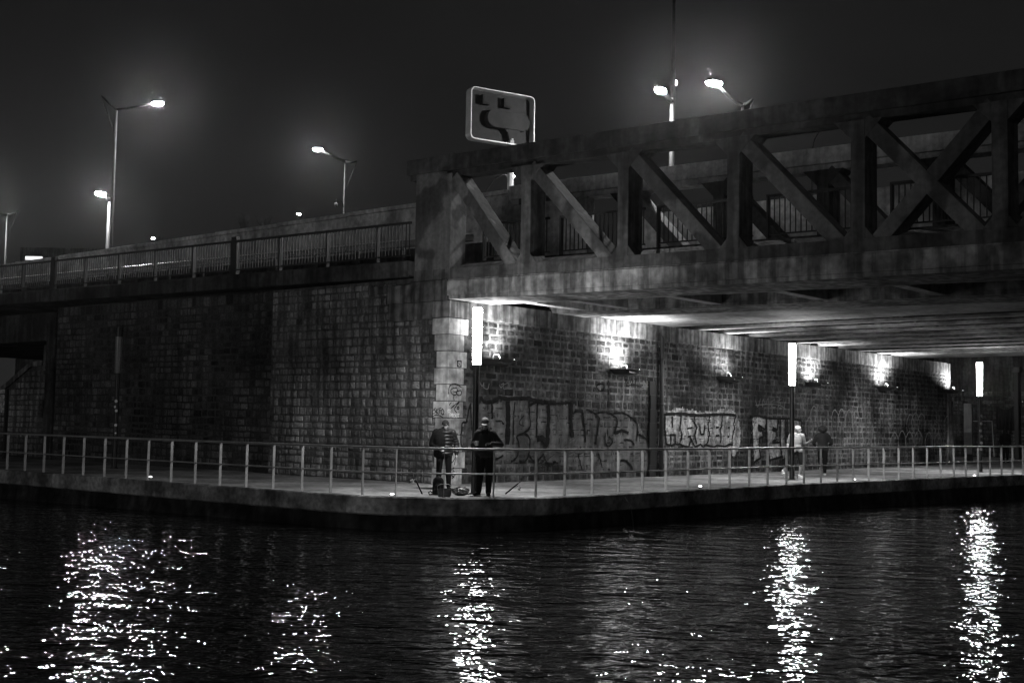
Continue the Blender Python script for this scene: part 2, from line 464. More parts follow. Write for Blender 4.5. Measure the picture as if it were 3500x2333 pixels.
def fill(mb, poly, side='u', cell=.055, off=.004, ragged=.06):
    p = [uv(q, side) for q in poly]
    def inside(x, y):
        c = False; j = len(p) - 1
        for i in range(len(p)):
            if (p[i][1] > y) != (p[j][1] > y) and x < (p[j][0] - p[i][0]) * (y - p[i][1]) / (p[j][1] - p[i][1]) + p[i][0]: c = not c
            j = i
        return c
    x0, x1 = min(q[0] for q in p), max(q[0] for q in p); y0, y1 = min(q[1] for q in p), max(q[1] for q in p)
    i = 0
    for a in range(int((x1 - x0) / cell) + 1):
        for b_ in range(int((y1 - y0) / cell) + 1):
            x, y = x0 + a * cell, y0 + b_ * cell
            nx = ragged * noise.noise(Vector((x * 6, y * 6, 0))); ny = ragged * noise.noise(Vector((x * 6, y * 6, 9)))
            if inside(x + cell / 2 + nx, y + cell / 2 + ny):
                mb.add([lay((x, y), side, off), lay((x + cell, y), side, off), lay((x + cell, y + cell), side, off), lay((x, y + cell), side, off)], [(0, 1, 2, 3)])
ZA = lambda s: [(1900 + a / 1.96, 950 + b_ / 1.96) for a, b_ in s]
ZB = lambda s: [(2560 + a / 4.9, 1380 + b_ / 4.9) for a, b_ in s]
ZC = lambda s: [(1500 + a / 4.127, 1300 + b_ / 4.127) for a, b_ in s]
ZD = lambda s: [(1850 + a / 4.356, 1300 + b_ / 4.356) for a, b_ in s]
ZE = lambda s: [(1380 + a / 4.355, 1380 + b_ / 4.355) for a, b_ in s]
ZR = lambda s: [(2600 + a / 1.96, 950 + b_ / 1.96) for a, b_ in s]
# pale block letters beside the drain pipe
g = MB()
fill(g, ZA([(732, 905), (790, 878), (850, 870), (900, 880), (960, 890), (1040, 900), (1100, 880), (1180, 878), (1215, 915), (1240, 1000), (1240, 1110), (1200, 1200), (1150, 1130), (1000, 1140), (900, 1130), (740, 1115)]))
tag(g.build('graffiti_fill', FILL, abut), 'pale painted ground of block letters beside the drain pipe')
g = MB()
for s in ([(728, 912), (790, 908), (850, 908), (905, 915), (960, 918), (1040, 915), (1130, 912), (1205, 918)],): stroke(g, ZA(s), .1)
for s in ([(840, 920), (832, 1000), (845, 1060), (828, 1112)], [(930, 925), (925, 960), (945, 1000), (930, 1050), (942, 1110)], [(1030, 925), (1020, 980), (1028, 1050), (1010, 1112)],
          [(1115, 920), (1112, 985), (1100, 1010), (1108, 1060), (1098, 1105)], [(1205, 920), (1190, 975), (1195, 1010), (1182, 1060), (1186, 1110)], [(732, 920), (730, 1000), (740, 1112)],
          [(765, 1048), (805, 1050)], [(782, 925), (780, 1000)], [(772, 1055), (768, 1112)], [(800, 1055), (802, 1112)], [(880, 1008), (915, 1000)], [(885, 1062), (900, 1058), (905, 1100)], [(962, 985), (972, 1045), (990, 1045), (1000, 985)],
          [(1070, 1000), (1092, 998)], [(1070, 1057), (1094, 1052)], [(1152, 1000), (1162, 1000)], [(1152, 1062), (1162, 1060)],
          [(740, 1112), (775, 1120), (800, 1112), (830, 1112), (860, 1125), (890, 1130), (905, 1075), (932, 1130), (970, 1112), (985, 1135), (1000, 1115), (1060, 1132), (1080, 1118), (1130, 1128), (1160, 1112), (1186, 1116)]):
    stroke(g, ZA(s), .07, sharp=True)
tag(g.build('graffiti_letters', INK, abut), 'black outlined block letters on a pale ground')
# F E L piece
g = MB()
fill(g, ZB([(50, 210), (60, 700), (75, 980), (200, 900), (165, 700), (170, 570), (230, 560), (225, 450), (165, 440), (160, 350), (270, 430), (290, 240)]))
fill(g, ZB([(300, 235), (300, 700), (345, 940), (550, 880), (520, 640), (400, 650), (395, 620), (450, 600), (450, 460), (395, 440), (400, 390), (470, 440), (490, 250)]))
fill(g, ZB([(525, 240), (525, 640), (560, 940), (640, 900), (690, 650), (605, 640), (610, 250)])); fill(g, ZB([(770, 250), (880, 280), (880, 640), (700, 640), (690, 545), (770, 545)]))
tag(g.build('graffiti_fill', FILL, abut), 'pale fill of the tall letters F E L behind the second lamp post')
g = MB()
for s in ([(50, 205), (60, 700), (75, 980), (200, 900), (165, 700), (170, 570), (230, 560), (225, 450), (165, 440), (160, 350), (270, 430), (292, 240)], [(40, 210), (140, 195), (290, 235), (500, 245), (690, 245), (880, 275)],
          [(297, 235), (300, 700), (345, 940), (550, 880), (520, 640), (400, 650), (395, 620), (450, 600), (450, 460), (395, 440), (400, 390), (470, 440), (490, 250)],
          [(525, 240), (525, 640), (560, 940), (640, 900)], [(615, 250), (605, 560), (605, 640), (700, 640)], [(645, 250), (640, 540), (690, 548)], [(880, 280), (880, 640)]):
    stroke(g, ZB(s), .085, sharp=True)
tag(g.build('graffiti_letters', INK, abut), 'black outlines of tall letters F E L')
# big dark piece behind the anglers
g = MB()
fill(g, ZC([(330, 620), (400, 600), (450, 330), (600, 300), (760, 330), (980, 270), (1250, 260), (1420, 310), (1650, 320), (1700, 1180), (1400, 1130), (1000, 1150), (420, 960), (320, 920)]), cell=.07)
fill(g, ZD([(300, 345), (470, 340), (640, 430), (860, 450), (1200, 470), (1440, 620), (1640, 980), (1600, 1330), (600, 1330), (150, 1200)]), cell=.07)
tag(g.build('graffiti_fill', GREYFILL, abut), 'worn grey painted ground of the large dark piece behind the anglers')
g = MB()
for s, w in (([(590, 240), (650, 305), (720, 300), (800, 280), (850, 235), (900, 250), (980, 260)], .11), ([(980, 258), (1120, 250), (1250, 252), (1380, 290), (1560, 310), (1650, 315)], .13),
             ([(750, 300), (745, 420), (755, 540)], .1), ([(970, 290), (975, 500), (965, 900)], .22), ([(1070, 300), (1055, 500), (1045, 900)], .06), ([(1270, 290), (1275, 470), (1290, 640), (1210, 730), (1100, 790), (1130, 900), (1110, 1050), (1060, 1120), (1010, 1140)], .07),
             ([(1200, 745), (1270, 800), (1280, 960), (1262, 1050), (1240, 1110), (1180, 1150), (1130, 1120)], .07), ([(1550, 320), (1540, 560), (1520, 930)], .14), ([(1390, 320), (1380, 560), (1375, 800)], .07),
             ([(790, 1110), (850, 1090), (905, 1050)], .06), ([(1270, 1050), (1330, 1130), (1400, 1120), (1480, 1030)], .07), ([(1480, 1080), (1530, 1170), (1600, 1180), (1640, 1130)], .09), ([(1380, 820), (1480, 830), (1500, 1000)], .2),
             ([(455, 320), (420, 420), (390, 590)], .06), ([(390, 595), (320, 595), (310, 700), (300, 780), (310, 930), (410, 945)], .06), ([(450, 380), (460, 700)], .05), ([(800, 570), (880, 570), (910, 620)], .05), ([(1280, 350), (1380, 305), (1480, 330)], .08), ([(1195, 490), (1130, 600), (1200, 640)], .03)):
    stroke(g, ZC(s), w * .95)
for s, w in (([(470, 500), (530, 450), (610, 450), (625, 560), (650, 780), (655, 920)], .08), ([(665, 435), (740, 450), (850, 540), (860, 620), (820, 840), (815, 960)], .06), ([(835, 480), (960, 470), (1060, 510), (1130, 590), (1100, 750), (1080, 800)], .06),
             ([(1070, 490), (1200, 480), (1310, 530), (1430, 650), (1420, 900)], .06), ([(1110, 780), (1200, 745), (1300, 780)], .1), ([(960, 770), (950, 900), (1000, 980), (1060, 910), (1010, 830)], .05), ([(450, 340), (440, 560), (460, 850)], .16),
             ([(1450, 800), (1550, 860), (1640, 980)], .07), ([(880, 45), (930, 60), (935, 110), (900, 155), (850, 145), (825, 100), (840, 60), (880, 45)], .05), ([(1005, 0), (1010, 380)], .05), ([(1180, 1190), (1250, 1190), (1330, 1260), (1360, 1320)], .07),
             ([(545, 1080), (570, 1200), (600, 1320)], .05), ([(850, 1080), (910, 1300)], .05), ([(100, 370), (110, 600), (90, 960)], .16), ([(160, 345), (330, 335), (520, 330)], .07), ([(1230, 880), (1330, 890), (1390, 960)], .06)):
    stroke(g, ZD(s), w)
tag(g.build('graffiti_piece', INK, abut), 'large dark spray painted piece behind the two anglers')
# tags on the quoins and the underpass wall: every tag is a part of its own
def spray(mat, label, strokes, w, side='u', name='graffiti_tag', off=.006):
    g = MB()
    for q in strokes: stroke(g, q, w, side, off=off)
    o = g.build(name, mat, abut); o['label'] = label; return o
spray(INK, 'black scrawled letters B S K F Q on a corner stone', [ZE(q) for q in ([(415, 90), (420, 165)], [(413, 92), (440, 100), (420, 125), (448, 142), (415, 165)], [(478, 60), (452, 85), (480, 108), (458, 145)], [(492, 70), (490, 150)], [(522, 70), (492, 110), (526, 150)], [(537, 60), (536, 140)], [(537, 60), (566, 58)], [(537, 95), (560, 95)],
          [(582, 70), (560, 115), (582, 160), (604, 115), (582, 70)], [(585, 145), (606, 162)], [(425, 200), (470, 165), (540, 172), (590, 200)])], .022, 'f')
spray(INK, 'black bubble letters G B under an arc on a corner stone', [ZC(q) for q in ([(215, 100), (165, 130), (180, 190), (235, 200), (240, 165), (200, 155)], [(215, 115), (240, 100), (258, 140), (240, 160), (300, 140), (312, 185), (280, 210), (250, 190), (245, 160)], [(130, 190), (145, 85), (220, 45), (315, 95)], [(212, 200), (205, 240), (212, 285)])], .028)
spray(INK, 'black arrow strokes and diamond on a corner stone', [ZC(q) for q in ([(165, 390), (225, 340), (285, 298)], [(285, 300), (215, 400), (252, 455)], [(265, 365), (280, 385), (265, 405), (255, 385), (265, 365)], [(140, 345), (170, 310)])], .03)
spray(INK, 'black hatched lines and ring behind the person in dark hat', [ZC(q) for q in ([(205, 715), (222, 730), (205, 745), (192, 730), (205, 715)], [(160, 830), (210, 760)], [(170, 880), (245, 745)], [(175, 920), (260, 745)], [(190, 950), (255, 850)], [(220, 950), (275, 850)])], .028)
spray(INK, 'black scribble low on the corner stones', [ZC(q) for q in ([(165, 1170), (200, 1130), (240, 1060)], [(235, 1080), (215, 1190)], [(160, 1270), (205, 1225), (195, 1260), (215, 1285)], [(180, 1380), (230, 1320)], [(170, 1330), (215, 1370)])], .028)
spray(WHITE, 'white heart and the letters PROUT on a corner stone', [ZC(q) for q in ([(120, 425), (130, 405), (138, 420), (150, 405), (155, 425), (135, 448), (120, 425)], [(150, 520), (152, 465), (172, 470), (168, 490), (152, 492)], [(180, 520), (182, 470), (198, 475), (184, 492), (200, 520)], [(215, 470), (203, 495), (215, 520), (228, 495), (215, 470)], [(236, 470), (238, 515), (252, 515), (255, 470)], [(260, 468), (286, 468)], [(273, 468), (272, 520)])], .02)
spray(PALEINK, 'thin pale letters V M C S above the tall F E L', [ZA(q) for q in ([(1340, 812), (1355, 862), (1372, 808)], [(1385, 865), (1392, 812), (1408, 845), (1424, 806), (1432, 862)], [(1470, 812), (1445, 830), (1448, 860), (1475, 862)], [(1512, 810), (1490, 825), (1508, 842), (1488, 862)], [(1340, 850), (1420, 845), (1500, 850), (1545, 880)])], .03)
spray(PALEINK, 'thin pale loops just right of the first lamp post', [ZC(q) for q in ([(585, 20), (620, 80), (640, 30), (645, 100), (700, 115), (715, 40)],)], .025)
spray(PALEINK, 'thin pale loops like the letters a B further right of the first lamp post', [ZC(q) for q in ([(860, 60), (890, 100), (915, 40), (880, 60)], [(915, 30), (925, 115), (1000, 100), (985, 35), (915, 60)])], .025)
spray(PALEINK, 'pale letters N O left of the drain pipe', [ZD(q) for q in ([(1525, 80), (1530, 10), (1575, 75), (1590, 5)], [(1500, 95), (1600, 90), (1690, 96)], [(1640, 20), (1668, 50), (1650, 85), (1625, 60), (1640, 20)])], .06)
spray(INK, 'thin black letters N A T A D left of the drain pipe', [ZA(q) for q in ([(470, 705), (470, 675), (488, 705), (488, 675)], [(500, 705), (510, 675), (520, 705)], [(528, 678), (548, 676)], [(538, 678), (537, 705)], [(470, 725), (520, 715), (560, 722)])], .035)
def bubbles(label, pts):
    spray(PALEINK, label, [ZR([(c_ - 22, d_ + 70), (c_ - 24, d_), (c_, d_ - 48), (c_ + 24, d_), (c_ + 20, d_ + 70)]) for c_, d_ in pts], .05, name='graffiti_bubbles')
bubbles('faint row of tall bubble outlines above the walkers', ((500, 930), (545, 925), (595, 930), (640, 935)))
bubbles('pale upper row of three bubble outlines near the far end of the wall', ((1005, 960), (1040, 950), (1080, 955)))
bubbles('pale bubble outline right of the upper row of three', ((1180, 1010),))
bubbles('pale bubble outline at the far corner of the wall', ((1255, 970),))
bubbles('pale lower row of bubble outlines near the far end of the wall', ((900, 1080), (950, 1070), (1000, 1075), (1060, 1070), (1130, 1080), (1190, 1090), (1250, 1070)))
bubbles('two bubble outlines behind the walker in white', ((330, 980), (360, 905)))
st = MB(); c_ = uv((1568, 1243), 'u')
st.box(.02, .024, c_[0] - .09, c_[0] + .09, c_[1] - .09, c_[1] + .09)
sk = st.build('sticker', INK, abut)
st = MB()
for r0 in (.065, .035):
    st.add([(.027, c_[0] + r * math.cos(k * .349), c_[1] + r * math.sin(k * .349)) for r in (r0, r0 - .014) for k in range(18)], [(k, (k + 1) % 18, 18 + (k + 1) % 18, 18 + k) for k in range(18)])
st.build('sticker_ring', WHITE, sk)

# ------------------------------------------------------------------ truss bridge
br = thing('concrete_truss_bridge', 'weathered concrete truss bridge with diagonal braces crossing above the quay', 'bridge')
VX = [2.57, 5.60, 8.63, 11.63, 14.60, 17.60, 20.6, 23.6, 26.6, 29.6]
XEND = 31.0
TB, TT = 5.49, 8.42                                                     # chord faces of the opening
def beam(mb, x0, z0, x1, z1, w, y0, y1):
    d = Vector((x1 - x0, 0, z1 - z0)).normalized(); s = Vector((-d.z, 0, d.x)) * w / 2
    a, b_ = Vector((x0, y0, z0)), Vector((x1, y0, z1))
    mb.prism([a - s, b_ - s, b_ + s, a + s], (0, y1 - y0, 0))
def truss(y0, solid_left):
    T = .62
    ch_ = MB().box(-1.72, XEND, y0 - .02, y0 + T + .02, TT + .06, 8.9)
    ch_.box(-1.64, XEND - .1, y0 + .06, y0 + T - .05, TT - .1, TT + .058)
    ch_.box(-.07, .1, y0 - .035, y0 - .021, TT + .05, 8.93)
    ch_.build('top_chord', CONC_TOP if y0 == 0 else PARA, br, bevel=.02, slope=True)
    p = MB().box(-1.36, -.2, y0, y0 + T, TB + .004, TT + .056).box(-.2, -.03, y0 - .012, y0 + T - .01, TB + .006, TT - .02)
    p.build('end_pillar', CONC_PALE, br, bevel=.015, slope=True)
    for i, x in enumerate(VX):
        v = MB().box(x - .16, x + .16, y0 - .004, y0 + T - .006, TB + .3, TT - .09)
        for s in (-1, 1):                                               # gussets
            v.prism([(x + s * .155, y0 + .004, TT - .095), (x + s * .55, y0 + .004, TT - .095), (x + s * .155, y0 + .004, TT - .5)][::(1 if s < 0 else -1)], (0, T - .04, 0))
            v.prism([(x + s * .155, y0 + .004, TB + .302), (x + s * .155, y0 + .004, TB + .55), (x + s * .36, y0 + .004, TB + .302)][::(1 if s < 0 else -1)], (0, T - .04, 0))
        v.build('vertical_post', CONC, br, bevel=.012, slope=True)
    xs = [-.1] + VX
    for i in range(len(xs) - 1):
        a, b_ = xs[i], xs[i + 1]
        down = i <= 4; up = i >= 4
        if down:
            d = MB(); beam(d, a + .12, TT - .12, b_ - .3, TB + .1, .34, y0 + .012, y0 + T - .09); d.build('diagonal_brace', CONC_PALE, br, bevel=.014, slope=True)
        if up:
            d = MB(); beam(d, a + .3, TB + .1, b_ - .12, TT - .12, .34, y0 + .018, y0 + T - .1); d.build('diagonal_brace', CONC_PALE, br, bevel=.014, slope=True)
    s = MB().box(-1.36, XEND, y0 - .001, y0 + .12, TB + .012, TB + .3)
    s.prism([(-.02, y0 + .122, TB + .29), (-.02, y0 + T, TB + .5), (-.02, y0 + T, TB + .01), (-.02, y0 + .122, TB + .01)], (XEND, 0, 0))
    s.build('sill', CONC, br, slope=True)
    gd = MB().box(-.08, XEND, y0 - .05, y0 + T + .5, 5.06, TB - .03).box(-.08, XEND, y0 - .02, y0 + T + .45, TB - .028, TB + .01).box(-.02, XEND, y0 - .035, y0 + T + 1.1, 4.96, 5.058)
    gd.build('edge_girder', FASCIA, br, bevel=.01, slope=True)
truss(0, True); truss(4.45, False)
dk = MB().box(-1.3, XEND, 1.13, 4.38, 5.9, 6.12); dk.build('deck_slab', CONC_DARK, br, slope=True)
for x in [1.05] + VX:
    for dx in ((0,) if x != 1.05 else (0,)):
        MB().box(x - .17, x + .17, 1.13, 4.38, 5.0, 5.896).build('cross_beam', BEAM, br, bevel=.01, slope=True)
xs = [.0, .83, 2.35] + [v + .23 for v in VX]
for yy in (2.5, 3.7):
    for i in range(len(VX) - 1):
        MB().box(VX[i] + .175, VX[i + 1] - .175, yy - .14, yy + .14, 5.2, 5.895).build('stringer', BEAM, br, bevel=.01, slope=True)
# approach deck west of the truss
ap = MB().box(-45, -1.38, -.3, 5.1, 5.66, 6.06); ap.box(-45, -1.367, -.4, -.2, 5.6, 6.03)
MB().box(-45, -2.3, 4.2, 4.44, 6.0, 7.2).build('plinth', CONC_DARK, br, slope=True)
ap.build('approach_slab', CONC_DARK, br, bevel=.015, slope=True)
pw = MB()
x = -45
while x < 1.2:
    pw.cur = R.random(); e = min(x + 3.6, 1.25); y_ = 4.41 if x > -2.2 else 4.5
    pw.box(x + .006, e - .006, y_, 4.78, 6.07, (8.72 + .006 * (x + 2) if x < -2.2 else 8.3))
    if x < -2.2: pw.box(x, e, 4.46, 4.82, 8.725 + .006 * (x + 2), 8.86 + .006 * (x + 2))
    x += 3.6
pw.build('parapet_wall', PARA, br, bevel=.012, slope=False)
# ------------------------------------------------------------------ railings on the bridge
BIG = [-9.1, -19.6, -30.1, -40.6]
def pedestrian_rail(x0, x1, y, lab, posts, zb=6.17):
    t = thing('bridge_railing', lab, 'railing', (x0, y, 0), group='railings along the bridge deck')
    sl_ = lambda x: -.0145 * x
    h = MB(); 
    h.box(x0, x1, y - .035, y + .035, zb + .93, zb + .99); 
    def shear(mb): mb.v = [Vector((p.x, p.y, p.z - .0145 * p.x)) for p in mb.v]; return mb
    shear(h).build('top_rail', DSTEEL, t)
    shear(MB().box(x0, x1, y - .02, y + .02, zb + .04, zb + .075)).build('bottom_rail', DSTEEL, t)
    b_ = MB(); x = x0 + .06
    while x < x1:
        b_.box(x - .011, x + .011, y - .011, y + .011, zb + .076, zb + .93); x += .135
    shear(b_).build('baluster_panel', DSTEEL, t)
    for x in posts:
        big = x in BIG
        w_ = .13 if big else .024
        shear(MB().box(x - w_, x + w_, y - .06, y + .06, zb - .12, zb + (1.1 if big else .929))).build('post', DSTEEL, t)
pedestrian_rail(-45, -1.42, -.1, 'long dark railing of thin bars on the approach deck left of the truss', BIG + [-9.1 - 2.1 * k for k in range(1, 17) if k % 5] + [-6.9, -4.8, -2.7])
for i, x in enumerate([-.1] + VX[:5]):
    e = ([-.1] + VX)[i + 1]
    pedestrian_rail(x + .2, e - .16, 1.2, ['dark bar railing seen through the first truss opening', 'dark bar railing seen through the second truss opening', 'dark bar railing seen through the third truss opening', 'dark bar railing seen through the fourth truss opening', 'dark bar railing behind the crossed braces', 'dark bar railing at the right edge beyond the crossed braces'][i], [x + .24])
gr = thing('guardrail', 'long pale steel guardrail on the deck between railing and parapet wall', 'guardrail', (-45, 2.6, 6.2))
w_ = MB(); pr_ = [(0, .0), (.05, .04), (.0, .1), (.0, .16), (.05, .22), (0, .26)]
w_.add([Vector((X, 2.6 - a, 6.95 + c - .0145 * X)) for X in (-45, -20, -1.5) for a, c in pr_], [(k, k + 1, 6 + k + 1, 6 + k) for k in range(5)] + [(6 + k, 7 + k, 13 + k, 12 + k) for k in range(5)])
w_.build('beam', STEEL, gr)
for k in range(22): MB().box(-44.5 + 2 * k, -44.38 + 2 * k, 2.62, 2.7, 6.06 - .0145 * (-44.5 + 2 * k), 7.2 - .0145 * (-44.5 + 2 * k)).build('post', DSTEEL, gr)

# ------------------------------------------------------------------ wide road bridge behind
rb = thing('road_bridge', 'wide low road bridge behind the truss, its lit soffit beams over the underpass', 'bridge')
MB().box(-60, 45, 5.25, 31.2, 6.0, 6.25).build('deck_slab', CONC_DARK, rb)  # dark colour stands for the shade above the girders
MB().box(-.35, 45, 6.22, 11.0, 5.03, 5.995).build('slab_beam', SOFFIT, rb, bevel=.02)
for k in range(9):
    yy = 12.75 + 1.82 * k
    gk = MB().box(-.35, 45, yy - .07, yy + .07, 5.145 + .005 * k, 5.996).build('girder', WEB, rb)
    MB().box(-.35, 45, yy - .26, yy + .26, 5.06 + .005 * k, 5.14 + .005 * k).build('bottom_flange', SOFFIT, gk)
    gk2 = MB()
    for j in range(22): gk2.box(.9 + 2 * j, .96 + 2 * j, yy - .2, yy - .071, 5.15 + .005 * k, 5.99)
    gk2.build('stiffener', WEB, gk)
MB().box(-.35, 45, 28.6, 31.1, 5.1, 5.996).build('edge_beam', SOFFIT, rb, bevel=.02)
bw = MB(); x = 1.3
while x < 44: bw.cur = R.random(); bw.box(x + .005, min(x + 3, 44) - .005, 6.0, 6.2, 6.26, 7.9); x += 3
bw.build('barrier_wall', PARA, rb)
for x in (3.4, 7.5, 12, 17, 22, 28, 34):
    for k in range(8):
        yy = 12.75 + 1.82 * k
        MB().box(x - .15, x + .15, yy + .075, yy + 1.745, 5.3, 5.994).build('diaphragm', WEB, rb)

# ------------------------------------------------------------------ quay railing
qr = thing('quay_railing', 'long galvanised steel railing with two rails along the curved quay edge', 'railing', (2.2, -2.5, 0))
rp = [Vector((p[0], p[1])) for p in [inset(i, .16) for i in N]]
seg = []; acc = 0
for i in range(len(rp) - 1): seg.append((acc, rp[i], rp[i + 1])); acc += (rp[i + 1] - rp[i]).length
def rail_at(s):
    for a, p, q in reversed(seg):
        if s >= a: return p + (q - p).normalized() * (s - a), (q - p).normalized()
    return seg[0][1], (seg[0][2] - seg[0][1]).normalized()
def proj(P):
    d = Vector(P) - CAM; z = d.dot(c_fwd); return CX + F * d.dot(c_right) / z, CY - F * d.dot(c_up) / z
def s_for_px(px):
    lo, hi = 0, acc
    for i in range(50):
        mid = (lo + hi) / 2; p, t = rail_at(mid)
        if proj((p.x, p.y, gz(p.x, p.y) + .5))[0] < px: lo = mid
        else: hi = mid
    return lo
hp = [Vector((p.x, p.y, gz(p.x, p.y))) for p in rp]
hp = hp[2:-1]
MB().tube([p + Vector((0, 0, 1.05)) for p in hp], .026, 8).build('handrail', STEEL, qr, smooth=True)
MB().tube([p + Vector((0, 0, .52)) for p in hp], .017, 8).build('mid_rail', STEEL, qr, smooth=True)
PPX = [-70, -25, 26, 87, 151, 217, 286, 358, 432, 507, 586, 668, 753, 843, 935, 1033, 1131, 1240, 1354, 1518, 1688, 1832, 1931, 2024, 2113, 2196, 2276, 2352, 2425, 2494, 2561, 2624, 2688, 2748, 2806, 2862, 2916, 2969, 3021, 3072, 3121, 3169, 3215, 3260, 3301, 3343, 3384, 3423, 3461, 3497, 3530, 3562]
for px in PPX:
    p, t = rail_at(s_for_px(px)); z = gz(p.x, p.y)
    M = Matrix.Translation((p.x, p.y, z)) @ Matrix.Rotation(math.atan2(t.y, t.x), 4, 'Z')
    MB().box(-.007, .007, -.036, .036, -.02, 1.03, M).build('post', STEEL, qr)

# ------------------------------------------------------------------ lamp posts on the quay
LAMP_W = 1500
def lamp_post(loc, label, lit=True, up=25):
    t = thing('lamp_post', label, 'lamp post', loc, group='tube lamp posts along the quay')
    L = Vector(loc)
    MB().lathe(L, [(.12, 0), (.12, .02), (.082, .03), (.082, .35), (.075, .36), (.072, 2.93), (.085, 2.94), (.085, 2.98)], 18).build('pole', POLE_M, t, smooth=False)
    MB().lathe(L, [(.092, 2.985), (.098, 3.0), (.112, 4.24), (.104, 4.29), (.09, 4.30)], 20).build('light_tube', TUBE_ON if lit else TUBE_OFF, t, smooth=True)
    if lit:
        sp = bpy.data.lights.new('lamp_light', 'SPOT'); sp.energy = LAMP_W; sp.spot_size = math.pi; sp.spot_blend = .35; sp.shadow_soft_size = .06
        so = bpy.data.objects.new('lamp_light', sp); COL.objects.link(so); so.parent = t; so.location = (0, 0, 4.2)
        sp = bpy.data.lights.new('lamp_uplight', 'SPOT'); sp.energy = up; sp.spot_size = math.pi * .95; sp.spot_blend = .5; sp.shadow_soft_size = .06
        so = bpy.data.objects.new('lamp_uplight', sp); COL.objects.link(so); so.parent = t; so.location = (0, 0, 3.15); so.rotation_euler = (math.pi, 0, 0)
    if not lit: MB().lathe(L, [(.113, 4.12), (.118, 4.13), (.118, 4.42), (.09, 4.44)], 18).build('cap', POLE_M, t)
    return t
pm = gnd(1621, 1687); lamp_post(pm, 'lit white tube lamp post beside the two anglers at the quay corner', up=520)
p2 = gnd(2707, 1639); lamp_post(p2, 'lit white tube lamp post half hiding the walker in white')
p3 = gnd(3351, 1613); lamp_post(p3, 'lit white tube lamp post at the far end of the underpass')
pu = gnd(390, 1600); tu = lamp_post(pu, 'unlit grey tube lamp post with stickers before the dark wing wall', False)
for k, (dx, z, s) in enumerate(((.0, 2.1, .05), (-.04, 1.92, .04), (.02, 1.8, .045), (.02, 1.35, .045), (.03, 1.1, .03))):
    a = math.radians(-48 + dx * 600); MB().tube([pu + Vector((math.cos(a) * .072, math.sin(a) * .072, z)), pu + Vector((math.cos(a) * .077, math.sin(a) * .077, z))], s, 10).build('sticker', WHITE, tu)
for k, z in enumerate((.9, 1.15, 1.4, 1.62, 1.9, 2.2)):
    a = math.radians(-50 + (k % 3) * 14); MB().tube([p3 + Vector((math.cos(a) * .072, math.sin(a) * .072, z)), p3 + Vector((math.cos(a) * .078, math.sin(a) * .078, z))], .06, 8).build('sticker', PLASTIC, bpy.data.objects['lamp_post.002'])

# ------------------------------------------------------------------ uplighter trays on the underpass wall
def tray_proto():
    t = thing('uplighter', 'x', 'wall light', (0, 0, 0), group='boat shaped uplighters on the underpass wall')
    mb = MB(); n_ = 14; top = []; bot = []
    for k in range(n_ + 1):
        a = math.pi * k / n_; top.append((.02 + .74 * math.sin(a), -.62 * math.cos(a), .0)); bot.append((.02 + .4 * math.sin(a), -.35 * math.cos(a), -.15))
    mb.add(top + bot, [(k, k + 1, n_ + 2 + k, n_ + 1 + k) for k in range(n_)] + [tuple(range(n_ + 1, 2 * n_ + 2))] + [(n_, 0, n_ + 1, 2 * n_ + 1)])
    mb.build('tray', DSTEEL, t)
    MB().box(.34, .56, -.3, .1, -.11, -.02).build('floodlight', DSTEEL, t)
    MB().add([(.36, -.28, -.017), (.54, -.28, -.017), (.54, .08, -.017), (.36, .08, -.017)], [(0, 1, 2, 3)]).build('lens', PLASTIC, t)
    MB().tube([(.3, -.34, -.03), (.3, -.34, .1), (.3, -.3, .14), (.3, -.1, .14), (.3, -.06, .1), (.3, -.06, -.03)], .009, 6).build('handle', STEEL, t)
    mb = MB()
    for y in (.2, .42, .56): mb.ell((.66 - y * y * 1.2, y, .01), (.012, .012, .012), seg=6, rings=4)
    mb.build('led_dot', LED_ON, t)
    return t
proto = tray_proto()
TR = [(1.8, 3.42, 0.8, 'lit boat shaped wall light beside the first lit tube lamp'), (7.95, 3.45, 1.0, 'boat shaped uplighter left of the drain pipe with a bright pool above'), (14.35, 3.5, .55, 'boat shaped uplighter above the pale block letters right of the drain pipe'),
      (21.0, 3.57, .75, 'boat shaped uplighter just right of the second lit tube lamp'), (27.6, 3.66, .95, 'boat shaped uplighter second from the far end of the wall'), (35.2, 3.80, .8, 'boat shaped uplighter at the far end corner of the wall')]
TRO = []
for i, (yy, zz, k, lab) in enumerate(TR):
    t = proto if i == 0 else dup(proto)
    t.location = (0.0, yy, zz); t['label'] = lab
    TRO.append(t)
for t, (yy, zz, k, lab) in zip(TRO, TR):
    sp = bpy.data.lights.new('uplight', 'SPOT'); sp.energy = 1150 * k; sp.spot_size = math.radians(150); sp.spot_blend = 1; sp.shadow_soft_size = .03  # every tray gives light, the first one too
    so = bpy.data.objects.new('uplight', sp); COL.objects.link(so); so.parent = t
    so.location = (.56, -.1, .0); so.rotation_euler = Vector((-.24, -.04, 1)).to_track_quat('-Z', 'Y').to_euler()
cb = MB()
for i in range(len(TR) - 1):
    a, b_ = TR[i], TR[i + 1]; cb.tube([(.02, a[0] + (b_[0] - a[0]) * q / 8, a[1] - .1 + (b_[1] - a[1]) * q / 8 - .1 * math.sin(math.pi * q / 8)) for q in range(9)], .009, 5)
tag(cb.build('cable', MAST), 'thin pale cable sagging between the wall uplighters', 'cable')

